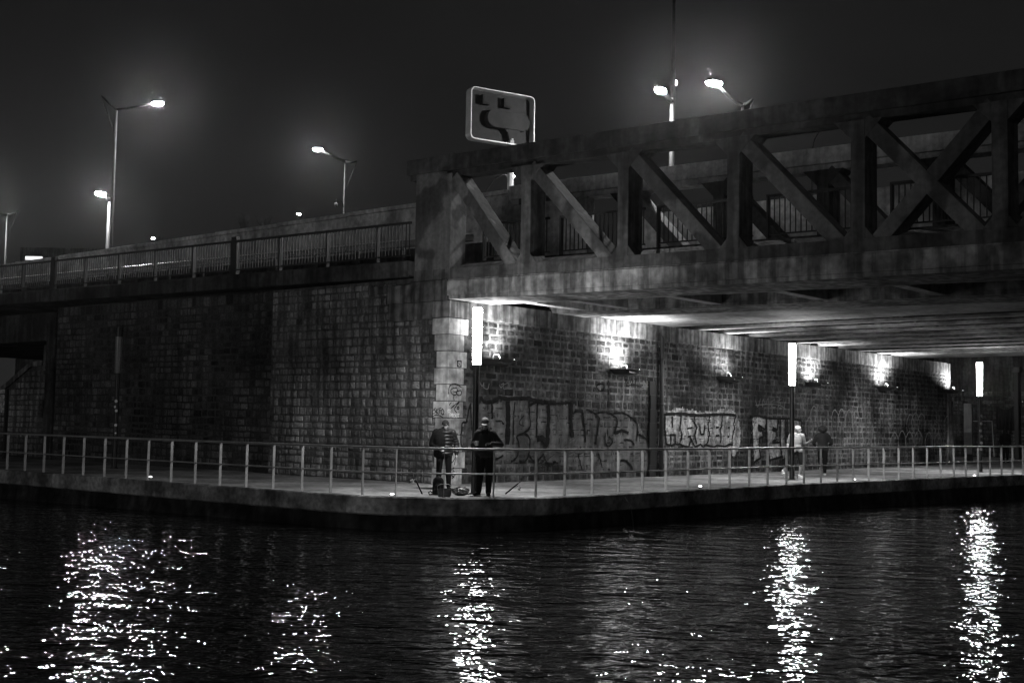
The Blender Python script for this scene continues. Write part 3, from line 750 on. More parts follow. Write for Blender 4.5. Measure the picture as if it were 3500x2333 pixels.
# ------------------------------------------------------------------ quay edge marker lights
for px, py, lab in ((514, 1633, 'small lit ground marker on the dark left quay edge'), (1340, 1693, 'small lit ground marker left of the anglers'), (2393, 1665, 'small lit ground marker below the block letter graffiti'), (2920, 1641, 'small lit ground marker right of the second lamp post'), (3331, 1627, 'small lit ground marker by the far lamp post'), (541, 1567, 'small lit ground marker at the foot of the dark wing wall')):
    p = gnd(px, py)
    t = thing('marker_light', lab, 'ground light', p, group='marker lights set in the quay')
    MB().lathe(p, [(.06, 0), (.06, .02), (.05, .028)], 12).build('rim', STEEL, t)
    MB().ell(p + Vector((0, 0, .03)), (.045, .045, .022), seg=10, rings=6).build('lens', MARK_ON, t)

# ------------------------------------------------------------------ street lamps on the road bridge
def street_lamp(base_px, top_px, head_px, dep, label, other=None, mast=MAST, r=.1, head=True, lens=HEAD_ON, z0=6.1, scale=1.0):
    top = at_depth(top_px[0], top_px[1], dep)
    base = Vector((top.x, top.y, z0))
    t = thing('street_lamp', label, 'street lamp', base, group='street lamps on the road bridge')
    MB().tube([base, base.lerp(top, .5), top], [r, r * .85, r * .62], 12).build('mast', mast, t, smooth=True)
    hd = at_depth(head_px[0], head_px[1], dep - .6)
    d = hd - top
    arm = [top + Vector((0, 0, -.1)), top + d * .25 + Vector((0, 0, -.1 - abs(d.z) * .1)), top + d * .6 + Vector((0, 0, -.16 * abs(d.z))), hd - d * .08]
    MB().tube(arm, [.085, .08, .07, .05], 8).build('arm', DMAST, t, smooth=True)
    if other:
        o = at_depth(other[0], other[1], dep); e = o - top
        MB().tube([top + Vector((0, 0, -.1)), top + e * .45 + Vector((0, 0, -.12)), o], [.085, .07, .05], 8).tube([o, top + Vector((0, 0, -1.7))], .022, 6).build('counter_arm', DMAST, t, smooth=True)
    if head:
        dn = Vector((d.x, d.y, 0)).normalized(); M = Matrix(((dn.x, -dn.y, 0), (dn.y, dn.x, 0), (0, 0, 1)))
        MB().ell(hd + Vector((0, 0, .06)), (.46 * scale, .2 * scale, .09 * scale), M).build('lamp_head', DMAST, t, smooth=True)
        MB().ell(hd + Vector((0, 0, -.02)), (.36 * scale, .2 * scale, .13 * scale), M).build('lens', lens, t, smooth=True)
    return t
street_lamp((383, 845), (399, 368), (539, 353), 76, 'tall street lamp with a long arm to the right, topmost at left', (347, 327))
street_lamp((367, 845), (374, 676), (344, 661), 57, 'street lamp with the thick bright mast and short arm, before the tall lamp', r=.1, scale=.85)
street_lamp((1178, 735), (1180, 545), (1087, 510), 64, 'street lamp left of the truss with a dome camera on its mast', (1220, 552), r=.06, scale=.7)
street_lamp((20, 893), (26, 730), (-70, 700), 84, 'street lamp mast at the left edge with its head out of view', (63, 720))
street_lamp((2290, 560), (2296, 335), (2258, 308), 40, 'street lamp with a thick bright mast rising behind the top chord', r=.085, scale=.75)
street_lamp((2535, 380), (2538, 352), (2441, 283), 50, 'street lamp right of the tall dark pole with a swooping arm', (2572, 340), r=.09)
street_lamp((1015, 800), (1032, 742), (1021, 731), 170, 'small far street lamp just above the parapet left of the truss', lens=FAR_ON, r=.06)
street_lamp((523, 850), (530, 826), (523, 814), 190, 'tiny far street lamp low on the parapet at left', lens=FAR_ON, r=.06)
c0_ = at_depth(1660, 655, 95); c1_ = at_depth(1750, 603, 95)
t = thing('street_lamp', 'small street lamp on a thin curved arm seen in the first truss opening', 'street lamp', Vector((c0_.x, c0_.y, 6.1)), group='street lamps on the road bridge')
MB().tube([Vector((c0_.x, c0_.y, 6.1)), c0_, c0_.lerp(c1_, .3) + Vector((0, 0, .55)), c0_.lerp(c1_, .65) + Vector((0, 0, .55)), c1_ + Vector((0, 0, .1))], .05, 6).build('arm', MAST, t, smooth=True)
MB().ell(c1_, (.22, .22, .12)).build('lens', FAR_ON, t, smooth=True)
c0_ = at_depth(2775, 520, 90); c1_ = at_depth(2800, 450, 90)
t = thing('street_lamp', 'bare curved lamp arm seen in the fourth truss opening', 'street lamp', Vector((c0_.x, c0_.y, 6.1)), group='street lamps on the road bridge')
MB().tube([Vector((c0_.x, c0_.y, 6.1)), c0_, at_depth(2783, 480, 90), c1_, at_depth(2840, 425, 90)], .045, 6).build('arm', MAST, t, smooth=True)
# dome camera on mast
q = at_depth(1150, 700, 63.2)
dc = thing('dome_camera', 'pale dome camera hanging from a bent bracket on a lamp mast', 'camera', q, group=None)
MB().ell(q, (.11, .11, .125)).build('dome', MAST, dc, smooth=True)
MB().tube([at_depth(1176, 715, 63.9), at_depth(1170, 690, 63.6), at_depth(1160, 683, 63.3), at_depth(1150, 682, 63.2), q + Vector((0, 0, .08))], .022, 6).build('bracket', DMAST, dc, smooth=True)
# tall black pole
pt = at_depth(2304, -80, 41); pb = Vector((pt.x, pt.y, 6.1))
tp = thing('tall_pole', 'tall black pole running out of the top of the picture', 'pole', pb)
MB().tube([pb, pt], [.085, .07], 12).build('pole', DMAST, tp, smooth=True)
q = at_depth(2309, 284, 40.8); MB().ell(q, (.06, .06, .09)).build('beacon', LED_ON, tp)

# ------------------------------------------------------------------ road sign seen from behind: deep tray, brackets, stadium box on a flared stem
sp0 = at_depth(1737, 480, 42)
sdir = Vector((.313, .951, 0)).normalized(); snrm = Vector((sdir.y, -sdir.x, 0))      # snrm points to the camera side
sg = thing('road_sign', 'big rounded road sign seen from behind above the truss', 'sign', (sp0.x, sp0.y, 6.1))
def on_sign(px, py, d=0):
    rr = ray(px, py); P0 = sp0 + snrm * (.2 + d); t = (P0 - CAM).dot(snrm) / rr.dot(snrm); q = CAM + rr * t
    return (q - sp0).dot(sdir), q.z
ZS = lambda a, b_: (1560 + a / 6.03, 260 + b_ / 6.03)
tl = on_sign(*ZS(310, 205), .3); bl = on_sign(*ZS(300, 1280), .3); tr_ = on_sign(*ZS(1625, 425), .3)
u0, u1, z1, z0 = tl[0], tr_[0], (tl[1] + tr_[1]) / 2, bl[1]
def SP(u, z, d): return sp0 + sdir * u + snrm * d + Vector((0, 0, z - sp0.z))
def rrect(a, b_, c_, d_, r, k=6):
    o = []
    for cx_, cz_, s in ((b_ - r, d_ - r, 0), (a + r, d_ - r, 90), (a + r, c_ + r, 180), (b_ - r, c_ + r, 270)):
        o += [(cx_ + r * math.cos(math.radians(s + 90 * i / k)), cz_ + r * math.sin(math.radians(s + 90 * i / k))) for i in range(k + 1)]
    return o
outer = rrect(u0, u1, z0, z1, .17); inner = rrect(u0 + .035, u1 - .035, z0 + .035, z1 - .035, .15)
SIGNRIM = plain('pale_sign_edge', .4, .45)
SIGN = plain('sign_back_grey', .026, .8, 0, .08)
n_ = len(outer)
pn = MB().prism([SP(a, b_, .2) for a, b_ in inner], snrm * .02); pn.build('back_panel', SIGN, sg)
rim = MB(); rows_ = [[SP(a, b_, .18) for a, b_ in outer], [SP(a, b_, .5) for a, b_ in outer], [SP(a, b_, .5) for a, b_ in inner], [SP(a, b_, .222) for a, b_ in inner]]
for r_ in rows_: rim.v += r_
rim.f = [(j * n_ + i, j * n_ + (i + 1) % n_, (j + 1) * n_ + (i + 1) % n_, (j + 1) * n_ + i) for j in range(3) for i in range(n_)]; rim.tone = [.5] * len(rim.f)
rim.build('rim', SIGNRIM, sg)
W_, H_ = u1 - u0, z1 - z0
st_ = rrect(u0 + .27 * W_, u0 + .94 * W_, z0 + .3 * H_, z0 + .64 * H_, .165 * H_, 8)
MB().prism([SP(a, b_, .223) for a, b_ in st_], snrm * .22).build('housing', SIGN, sg, bevel=.02)
um = (1737 and on_sign(1740, 470)[0])
stem = [(um - .3, z0 + .3 * H_ - .005), (um - .17, z0 + .22 * H_), (um - .13, z0 + .1 * H_), (um + .13, z0 + .1 * H_), (um + .17, z0 + .22 * H_), (um + .3, z0 + .3 * H_ - .005)]
MB().prism([SP(a, b_, .223) for a, b_ in stem], snrm * .2).build('stem', SIGN, sg)
for ux in (.2, .53):
    a = u0 + ux * W_; c_ = z0 + .74 * H_
    MB().prism([SP(*q, .223) for q in ((a, c_ + .26), (a + .05, c_ + .26), (a + .05, c_ + .03), (a + .26, c_), (a + .26, c_ - .05), (a, c_ - .05))], snrm * .2).build('bracket', DMAST, sg)
MB().tube([SP(um, 6.1, .33), SP(um, z0 + .13 * H_, .33)], .1, 14).build('pole', SIGNRIM, sg, smooth=True)

# ------------------------------------------------------------------ left underpass: beam, ramp wall, notice board
bm_ = thing('concrete_footbridge', 'dark concrete beam crossing at the left edge beyond the wing wall', 'bridge')
MB().box(-60, -20.62, .35, 5.0, 4.55, 5.62).build('beam', CONC_DARK, bm_, bevel=.02)
MB().box(-20.6, -20.03, .3, 3.0, 0, 5.6).build('pier', CONC_DARK, bm_, bevel=.02)
rw = thing('ramp_wall', 'stone ramp wall with sloping coping at the left edge', 'wall')
rwm = MB().prism([(-42, 1.2, 0), (-20.7, 1.2, 0), (-20.7, 1.2, 4.5), (-22.3, 1.2, 4.5), (-22.3, 1.2, 3.75), (-23.1, 1.2, 3.7), (-30, 1.2, .6), (-42, 1.2, .6)], (0, .6, 0))
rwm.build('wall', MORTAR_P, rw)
s2 = MB(); stones(s2, -32, -20.7, .2, 4.4, lambda u, z, d: (u, 1.2 - d, z), skip=lambda u, z: z > (4.4 if u > -22.2 else 3.6 if u > -23.1 else 3.5 + (u + 23.1) * .449))
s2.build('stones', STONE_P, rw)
MB().prism([(-30, 1.12, .56), (-23.1, 1.12, 3.66), (-22.3, 1.12, 3.71), (-22.3, 1.12, 3.9), (-23.15, 1.12, 3.85), (-30.1, 1.12, .75)], (0, .75, 0)).build('coping', COPING, rw)
nb = on(14, 1375, 1, -1.0); 
nt_ = thing('notice_board', 'pale worn notice board on dark posts at the left edge', 'notice board', (nb.x, -1.0, gz(nb.x, -1)))
MB().box(nb.x - .8, nb.x + .1, -1.02, -.98, nb.z - .36, nb.z + .48).build('panel', dirty('worn_notice_paper', .4, .8, 6, .5, 20, .5), nt_)
MB().box(nb.x + .12, nb.x + .24, -1.05, -.95, gz(nb.x, -1), nb.z + .5).build('post', DSTEEL, nt_)
MB().box(nb.x - .95, nb.x - .83, -1.05, -.95, gz(nb.x, -1), nb.z + .5).build('post', DSTEEL, nt_)
MB().box(nb.x - .8, nb.x + .1, -1.035, -1.021, nb.z + .3, nb.z + .33).build('title_bar', INK, nt_)
# far building with lit band
q0 = at_depth(70, 845, 190); q1 = at_depth(370, 846, 190)
fb = thing('office_building', 'low dark flat roofed building with one lit window band behind the parapet', 'building', (q0.x, q0.y, 0))
dd = (q1 - q0); dd.z = 0; L_ = dd.length; dd.normalize(); nn = Vector((dd.y, -dd.x, 0))
def FB(a, b_, z, d): return q0 + dd * a + nn * d + Vector((0, 0, z - q0.z))
zt = q0.z
MB().prism([FB(0, 0, 0, -10), FB(L_, 0, 0, -10), FB(L_, 0, 0, 0), FB(0, 0, 0, 0)], (0, 0, zt)).build('walls', CONC_DARK, fb)
w0 = at_depth(88, 876, 190); w1 = at_depth(146, 889, 190)
a0 = (w0 - q0).dot(dd); a1 = (w1 - q0).dot(dd)
MB().prism([FB(a0, 0, w1.z, .02), FB(a1, 0, w1.z, .02), FB(a1, 0, w0.z, .02), FB(a0, 0, w0.z, .02)], nn * .05).build('window', ROOM_ON, fb)
# bare shrubs above parapet
for px, py, hh, lab in ((540, 836, 1.1, 'bare twiggy shrub above the parapet near the tiny far lamp'), (830, 770, 1.3, 'bare twiggy shrub above the parapet left of the far lamp'), (900, 760, 1.0, 'bare twiggy shrub just left of the small far lamp')):
    b0 = at_depth(px, py + 30, 75); s_ = MB()
    sh = thing('bare_shrub', lab, 'shrub', b0, group='bare shrubs behind the parapet')
    for k in range(26):
        a = R.uniform(0, 6.28); l_ = R.uniform(.5, 1) * hh; e = b0 + Vector((math.cos(a) * .7 * R.random(), math.sin(a) * .7 * R.random(), l_))
        mid = b0.lerp(e, .5) + Vector((R.uniform(-.1, .1), R.uniform(-.1, .1), 0)); s_.tube([b0, mid, e], [.02, .014, .006], 4)
        for j in range(3): s_.tube([mid.lerp(e, .3 * j), mid.lerp(e, .3 * j) + Vector((R.uniform(-.25, .25), R.uniform(-.25, .25), R.uniform(.1, .35)))], [.01, .004], 4)
    s_.build('branches', DMAST, sh)

# ------------------------------------------------------------------ far end of the underpass
fw = thing('far_wall', 'dim rear wall closing the far end of the underpass', 'wall')
MB().box(-30, 40, 54.5, 55.2, -.2, 7.5).build('wall', CONC_DARK, fw)
f2 = MB(); stones(f2, -8, 10, .3, 4.5, lambda u, z, d: (u, 54.5 - d, z)); f2.build('stones', STONE_L, fw)
for a, b_, y_, c_, d_, lab in ((3232 + 62, 3232 + 90, 42, 1378, 1512, 'ribbed pale metal panel leaning in the dark behind the far lamp'),):
    p, q = on(a, c_, 1, y_), on(b_, d_, 1, y_)
    mp_ = thing('metal_panel', lab, 'panel', (p.x, y_, q.z)); mb = MB(); n_ = 8
    for k in range(n_): mb.box(p.x + (q.x - p.x) * k / n_, p.x + (q.x - p.x) * (k + .6) / n_, y_, y_ + .05 + .03 * (k % 2), q.z - .6, p.z)
    mb.build('sheet', STEEL, mp_); MB().box(p.x, q.x, y_ + .09, y_ + .16, gz(p.x, y_), p.z - .1).build('frame', DSTEEL, mp_)
p, q = on(3465, 1272, 1, 50), on(3480, 1385, 1, 50)
dpst = thing('dark_column', 'dark square column at the right edge beyond the far lamp', 'column', (p.x, 50, 0)); MB().box(p.x, q.x, 50, 50.5, .2, p.z).build('shaft', DSTEEL, dpst); MB().box(p.x - .1, q.x + .1, 49.95, 50.55, p.z + .003, p.z + .3).build('head', CONC, dpst)
tp_ = thing('tarpaulin', 'dark tarpaulin hanging in folds behind the far person', 'tarpaulin', (on(3430, 1400, 1, 52).x, 52, .4)); mb = MB()
a, b_ = on(3405, 1385, 1, 52), on(3468, 1470, 1, 52); cols = 24
vs_ = [Vector((a.x + (b_.x - a.x) * i / cols, 52 + .12 * math.sin(i * 1.3) * j / 6, a.z - .25 * math.sin(math.pi * i / cols) * (1 - j / 6) + (b_.z - a.z) * j / 6)) for j in range(7) for i in range(cols + 1)]
mb.add(vs_, [(j * (cols + 1) + i, j * (cols + 1) + i + 1, (j + 1) * (cols + 1) + i + 1, (j + 1) * (cols + 1) + i) for j in range(6) for i in range(cols)]); mb.build('cloth', DGREY, tp_, smooth=True)
fr_ = thing('barrier_frame', 'thin metal barrier frame standing beyond the far lamp', 'barrier', (on(3370, 1500, 1, 45).x, 45, .3)); a, b_ = on(3320, 1438, 1, 45), on(3398, 1560, 1, 45)
MB().tube([(a.x, 45, b_.z), (a.x, 45, a.z), (b_.x - .1, 45, a.z), (b_.x, 45, b_.z)], .025, 6).build('frame', STEEL, fr_)
sf = thing('slatted_pallets', 'stack of pale slatted crates at the right edge behind the far person', 'crates', (on(3480, 1500, 1, 53).x, 53, .4)); mb = MB(); a, b_ = on(3462, 1452, 1, 53), on(3520, 1530, 1, 53)
for k in range(6): mb.box(a.x, b_.x, 52.8, 53.4, b_.z + (a.z - b_.z) * k / 6, b_.z + (a.z - b_.z) * (k + .45) / 6)
mb.build('slats', COPING, sf)

# ------------------------------------------------------------------ people
def finish(mb, name, mat, parent, voxel, smooth_it=4):
    me = bpy.data.meshes.new(name); me.from_pydata([tuple(p) for p in mb.v], [], mb.f); me.update()
    o = bpy.data.objects.new('tmp', me); COL.objects.link(o)
    r_ = o.modifiers.new('r', 'REMESH'); r_.mode = 'VOXEL'; r_.voxel_size = voxel
    s_ = o.modifiers.new('s', 'SMOOTH'); s_.iterations = smooth_it; s_.factor = .5
    d_ = bpy.context.evaluated_depsgraph_get(); me2 = bpy.data.meshes.new_from_object(o.evaluated_get(d_))
    bpy.data.objects.remove(o); bpy.data.meshes.remove(me)
    me2.name = name; me2.materials.clear(); me2.materials.append(mat)
    me2.polygons.foreach_set('use_smooth', [True] * len(me2.polygons))
    q = bpy.data.objects.new(name, me2); COL.objects.link(q); q.parent = parent
    return q
V = Vector
def hand(mb, wr, dirv, palmn, curl, s=1.0, side=1):
    """palm + four unequal bent fingers + thumb from the side of the palm"""
    d = V(dirv).normalized(); nrm = (V(palmn) - d * V(palmn).dot(d)).normalized(); w = d.cross(nrm) * side
    wr = V(wr)
    for k in (-.024, 0, .024): mb.cap(wr + w * k * .6, .017 * s, wr + d * .085 * s + w * k, .014 * s, 8)
    for k, L in zip((-.033, -.011, .011, .033), (.062, .075, .07, .052)):
        b0 = wr + d * .09 * s + w * k * s; a = curl * .6; b1 = b0 + (d * math.cos(a) + nrm * math.sin(a)) * L * .55 * s
        a2 = curl * 1.5; b2 = b1 + (d * math.cos(a2) + nrm * math.sin(a2)) * L * .5 * s
        mb.cap(b0, .0105 * s, b1, .0095 * s, 8); mb.cap(b1, .0095 * s, b2, .008 * s, 8)
    t0 = wr + d * .035 * s - w * .03 * s; t1 = t0 + (d * .5 - w * .6 + nrm * .45).normalized() * .042 * s; t2 = t1 + (d * .6 + nrm * .7).normalized() * .032 * s
    mb.cap(t0, .014 * s, t1, .011 * s, 8); mb.cap(t1, .011 * s, t2, .009 * s, 8)
def head(mb, c, fwd=(0, -1, 0), tilt=0, s=1.0):
    c = V(c); f_ = V(fwd).normalized(); rt = f_.cross(V((0, 0, 1))).normalized(); f_ = (f_ * math.cos(tilt) + V((0, 0, -1)) * math.sin(tilt)); up = rt.cross(f_).normalized()
    M = Matrix((rt, f_, up)).transposed()
    P = lambda a, b_, z: c + (rt * a + f_ * b_ + up * z) * s
    mb.ell(P(0, -.012, .03), (.075 * s, .095 * s, .088 * s), M); mb.ell(P(0, .012, -.045), (.058 * s, .07 * s, .075 * s), M)
    mb.ell(P(0, .055, -.09), (.026 * s, .024 * s, .022 * s), M)                   # chin
    mb.cap(P(0, .082, .01), .010 * s, P(0, .1, -.03), .016 * s, 8)               # nose
    for e in (-1, 1):
        mb.ell(P(e * .078, -.01, -.01), (.012 * s, .022 * s, .032 * s), M)       # ear
        mb.ell(P(e * .03, .074, .012), (.014 * s, .010 * s, .009 * s), M)        # eye
        mb.ell(P(e * .03, .074, .033), (.022 * s, .012 * s, .008 * s), M)        # brow
    mb.ell(P(0, .078, -.058), (.024 * s, .010 * s, .008 * s), M)                 # mouth
    return P, M
def person(label, loc, heading, J, top, bottom, shoes, tor=(.19, .12), voxel=.009, jk=1.0, hair=None, shorts=False, sleeves=True, hd=(0, -1, 0), tilt=0, curls=(.9, .9), palms=((0, 0, 1), (0, 0, 1)), hdir=(None, None), puffer=False, legk=1.0):
    t = thing('person', label, 'person', loc, rz=heading)
    b_ = MB()
    P, M = head(b_, J['head'], hd, tilt)
    b_.cap(J['neck'], .058, V(J['head']) + V((0, 0, -.06)), .052)
    b_.cap((-.13, 0, 1.38), .08, (.13, 0, 1.38), .08); b_.ell((0, 0, 1.2), (.16, .105, .24)); b_.ell((0, 0, .98), (.155, .11, .14))
    for s in ('l', 'r'):
        b_.cap(J['sh' + s], .06, J['el' + s], .043); b_.cap(J['el' + s], .042, J['wr' + s], .028)
        b_.cap(J['hip' + s], .085, J['kn' + s], .055); b_.cap(J['kn' + s], .056, V(J['kn' + s]).lerp(V(J['an' + s]), .35), .056); b_.cap(V(J['kn' + s]).lerp(V(J['an' + s]), .35), .056, J['an' + s], .036)
        an = V(J['an' + s]); ft = V(J['ft' + s]); b_.cap(an + V((0, 0, -.03)), .035, ft, .028)
        i = 0 if s == 'l' else 1
        wr = V(J['wr' + s]); dv = hdir[i] or (wr - V(J['el' + s]))
        hand(b_, wr, dv, palms[i], curls[i], 1.0, 1 if s == 'l' else -1)
    finish(b_, 'body', SKIN, t, voxel, 3)
    # jacket
    j = MB(); w, dp_ = tor
    j.cap((-w + .07, 0, 1.40), .085 * jk, (w - .07, 0, 1.40), .085 * jk); j.ell((0, .0, 1.22), (w, dp_ + .02, .27)); j.ell((0, 0, 1.0), (w * .96, dp_ + .02, .2)); j.cap((-w * .5, 0, .90), .115 * jk, (w * .5, 0, .90), .115 * jk)
    if sleeves:
        j.cap((0, .02, 1.47), .085, (0, .0, 1.53), .07)                          # collar
    for s in ('l', 'r'):
        e1, e2, e3 = V(J['sh' + s]), V(J['el' + s]), V(J['wr' + s])
        if sleeves: j.cap(e1, .082 * jk, e2, .064 * jk); j.cap(e2, .064 * jk, e3.lerp(e2, .08), .046 * jk)
        else: j.cap(e1, .078, e1.lerp(e2, .75), .066)
        if puffer:
            for k in range(5):
                q = e1.lerp(e2, k / 4.5); j.ell(q, (.092, .092, .05)) if s == 'r' else None
            for k in range(4):
                q = e2.lerp(e3, k / 4.2); j.ell(q, (.076, .076, .05)) if s == 'r' else None
    if puffer:
        for k in range(7): j.ell((.02, 0, .88 + .085 * k), (w - .005, dp_ + .03, .068), seg=24)
    finish(j, 'jacket' if sleeves else 'shirt', top, t, .011, 2 if puffer else 5)
    tr_ = MB(); tr_.ell((0, 0, .9), (.165, .12, .13))
    for s in ('l', 'r'):
        k_ = V(J['kn' + s]); a_ = V(J['an' + s])
        tr_.cap(J['hip' + s], .1 * legk, k_, .072 * legk)
        if not shorts: tr_.cap(k_, .074 * legk, a_ + V((0, 0, .0)), .058 * legk)
        else: tr_.cap(V(J['hip' + s]).lerp(k_, .5), .095, k_ + V((0, 0, .06)), .082)
    finish(tr_, 'shorts' if shorts else 'trousers', bottom, t, .011, 4)
    for s in ('l', 'r'):
        sh_ = MB(); an = V(J['an' + s]); ft = V(J['ft' + s])
        sh_.cap(an + V((0, .02, -.035)), .047, ft + V((0, 0, .0)), .04); sh_.cap(an + V((0, 0, .01)), .05, an + V((0, 0, -.03)), .05); dv = (ft - an); dv.z = 0
        sh_.box(-.045, .045, -.12, .09, 0, .02, Matrix.Translation(V((an.x, an.y, an.z - .085)) + dv * .35) @ Matrix.Rotation(math.atan2(dv.x, -dv.y), 4, 'Z'))
        finish(sh_, 'shoe', shoes, t, .008, 2)
    return t, P, M
TH = math.radians(41)
def hat_beanie(t, P, M):
    h_ = MB(); h_.ell(P(0, -.014, .05), (.088, .106, .09), M); h_.ell(P(0, -.012, .02), (.092, .108, .035), M); finish(h_, 'woolly_hat', DGREY, t, .008, 2)
# angler in hat and puffer jacket
JA = dict(head=(.02, -.03, 1.56), neck=(.0, 0, 1.43), shl=(-.2, .01, 1.38), ell=(-.29, .05, 1.1), wrl=(-.12, -.2, .99), shr=(.2, .02, 1.38), elr=(.29, .06, 1.1), wrr=(.3, -.06, .86),
          hipl=(-.1, 0, .86), knl=(-.12, -.02, .46), anl=(-.13, .02, .09), ftl=(-.16, -.14, .035), hipr=(.1, 0, .86), knr=(.11, -.03, .46), anr=(.12, .02, .09), ftr=(.15, -.14, .035))
pa = gnd(1516, 1673)
ta, P, M = person('person in dark hat and padded jacket holding a white cup beside the lamp post', pa, TH, JA, PUFFER, BLACK, BLACK, tor=(.195, .14), voxel=.008, jk=1.12, hd=(.55, -.8, 0), tilt=.05, curls=(1.1, .5), palms=((1, -.2, 0), (-1, 0, 0)), hdir=((.6, -.75, .1), None), puffer=True)
hat_beanie(ta, P, M)
vst = MB(); vst.ell((-.085, -.03, 1.18), (.185, .175, .32)); vst.ell((-.1, -.02, .98), (.17, .165, .2)); vst.cap((-.2, .01, 1.38), .108, (-.29, .05, 1.1), .098); vst.cap((-.29, .05, 1.1), .095, (-.15, -.16, 1.0), .07); vst.cap((-.13, 0, .88), .14, (.0, 0, .88), .14); vst.cap((0, .0, 1.4), .1, (0, .0, 1.5), .085)
finish(vst, 'poncho', BLACK, ta, .011, 4)
# angler with peaked cap
JB = dict(head=(-.01, -.06, 1.62), neck=(0, 0, 1.49), shl=(-.165, .0, 1.385), ell=(-.27, .02, 1.13), wrl=(-.24, -.23, 1.17), shr=(.165, .0, 1.385), elr=(.36, .02, 1.15), wrr=(.12, -.22, 1.17),
          hipl=(-.1, 0, .9), knl=(-.1, -.04, .49), anl=(-.13, .03, .09), ftl=(-.22, -.1, .035), hipr=(.1, 0, .9), knr=(.1, -.05, .49), anr=(.09, -.02, .09), ftr=(.1, -.2, .035))
pb_ = gnd(1655, 1693)
tb, P, M = person('person in pale peaked cap and dark anorak looking down at a white cup', pb_, TH, JB, DGREY, BLACK, DGREY, tor=(.205, .145), voxel=.008, jk=1.08, hd=(-.1, -1, 0), tilt=.5, curls=(1.15, 1.2), palms=((1, -.1, 0), (0, -.2, -1)), hdir=((.15, -.6, .1), (-.9, -.3, .05)), legk=1.15)
h_ = MB(); h_.ell(P(0, -.012, .05), (.088, .104, .082), M); finish(h_, 'cap', CAPGREY, tb, .008, 2)
h_ = MB(); h_.ell(P(0, .085, .035), (.07, .085, .012), M); finish(h_, 'cap_peak', CAPPALE, tb, .007, 1)
h_ = MB(); h_.ell((.0, .08, 1.5), (.13, .09, .08)); h_.cap((-.11, .03, 1.49), .05, (-.05, -.1, 1.4), .04); h_.cap((.11, .03, 1.49), .05, (.05, -.1, 1.4), .04); finish(h_, 'hood', BLACK, tb, .011, 3)
# cups
def cup(own, c, label):
    Mx = Matrix.Translation(own.location) @ Matrix.Rotation(own.rotation_euler.z, 4, 'Z'); w_ = Mx @ V(c)
    o = MB().lathe((0, 0, 0), [(.03, 0), (.034, .004), (.041, .1), (.043, .1), (.043, .108), (.037, .108), (.036, .095)], 16).build('paper_cup', WHITE, smooth=False); o.location = w_
    tag(o, label, 'cup', group='paper cups held by the anglers')
cup(ta, (-.035, -.295, .935), 'white paper cup held at waist height by the person in dark hat')
cup(tb, (-.185, -.32, 1.12), 'white paper cup held at chest height by the person in peaked cap')
# walker in white behind lamp post
JW = dict(head=(.06, -.02, 1.58), neck=(.03, 0, 1.45), shl=(-.17, .03, 1.38), ell=(-.25, .12, 1.12), wrl=(-.3, -.05, 1.0), shr=(.19, -.02, 1.38), elr=(.28, .05, 1.12), wrr=(.4, -.1, 1.2),
          hipl=(-.09, 0, .88), knl=(-.24, -.02, .5), anl=(-.42, .05, .22), ftl=(-.38, -.06, .08), hipr=(.09, 0, .88), knr=(.16, -.02, .48), anr=(.1, 0, .09), ftr=(.22, -.07, .035))
pw_ = gnd(2722, 1634)
tw, P, M = person('person walking in white top and shorts half hidden by the second lamp post', pw_, math.radians(38), JW, PALE, DGREY, WHITE, voxel=.010, hd=(.9, -.45, 0), shorts=True, sleeves=False, tor=(.18, .12))
h_ = MB(); h_.ell(P(0, -.02, .05), (.084, .1, .08), M); finish(h_, 'cap', WHITE, tw, .009, 2)
# walker with big dark hair
JR = dict(head=(.0, .0, 1.55), neck=(.0, 0, 1.42), shl=(-.19, 0, 1.36), ell=(-.3, .05, 1.12), wrl=(-.22, .22, 1.02), shr=(.19, 0, 1.36), elr=(.31, .02, 1.12), wrr=(.26, .2, 1.05),
          hipl=(-.09, 0, .86), knl=(-.08, .1, .5), anl=(-.09, -.15, .3), ftl=(-.09, -.22, .18), hipr=(.09, 0, .86), knr=(.08, .03, .46), anr=(.07, 0, .09), ftr=(.1, .13, .035))
pr2 = gnd(2812, 1623)
tr2, P, M = person('person with round dark hair in grey top walking away along the wall', pr2, math.radians(35), JR, DGREY, BLACK, WHITE, voxel=.010, hd=(.1, 1, 0), tor=(.2, .13))
h_ = MB(); h_.ell(P(0, -.03, .05), (.155, .15, .13), M)
for k in range(30):
    a = R.uniform(0, 6.28); e = R.uniform(-.4, 1.2); h_.ell(P(.13 * math.cos(a) * math.cos(e), -.03 + .13 * math.sin(a) * math.cos(e), .05 + .11 * math.sin(e)), (.035, .035, .035))
finish(h_, 'hair', HAIR, tr2, .01, 1)
# far dark figure
JD = dict(head=(.0, -.02, 1.56), neck=(.0, 0, 1.43), shl=(-.19, 0, 1.37), ell=(-.25, .03, 1.1), wrl=(-.2, -.08, .92), shr=(.19, 0, 1.37), elr=(.25, .03, 1.1), wrr=(.2, -.08, .92),
          hipl=(-.09, 0, .86), knl=(-.1, -.02, .46), anl=(-.1, .02, .09), ftl=(-.12, -.12, .035), hipr=(.09, 0, .86), knr=(.1, -.02, .46), anr=(.1, .02, .09), ftr=(.12, -.12, .035))
pd = gnd(3437, 1580)
td, P, M = person('distant person in black hooded coat at the far right end', pd, TH, JD, BLACK, BLACK, BLACK, voxel=.014, jk=1.15, tor=(.22, .15))
h_ = MB(); h_.ell(P(0, -.02, .0), (.125, .13, .16), M); finish(h_, 'hood', BLACK, td, .014, 2)

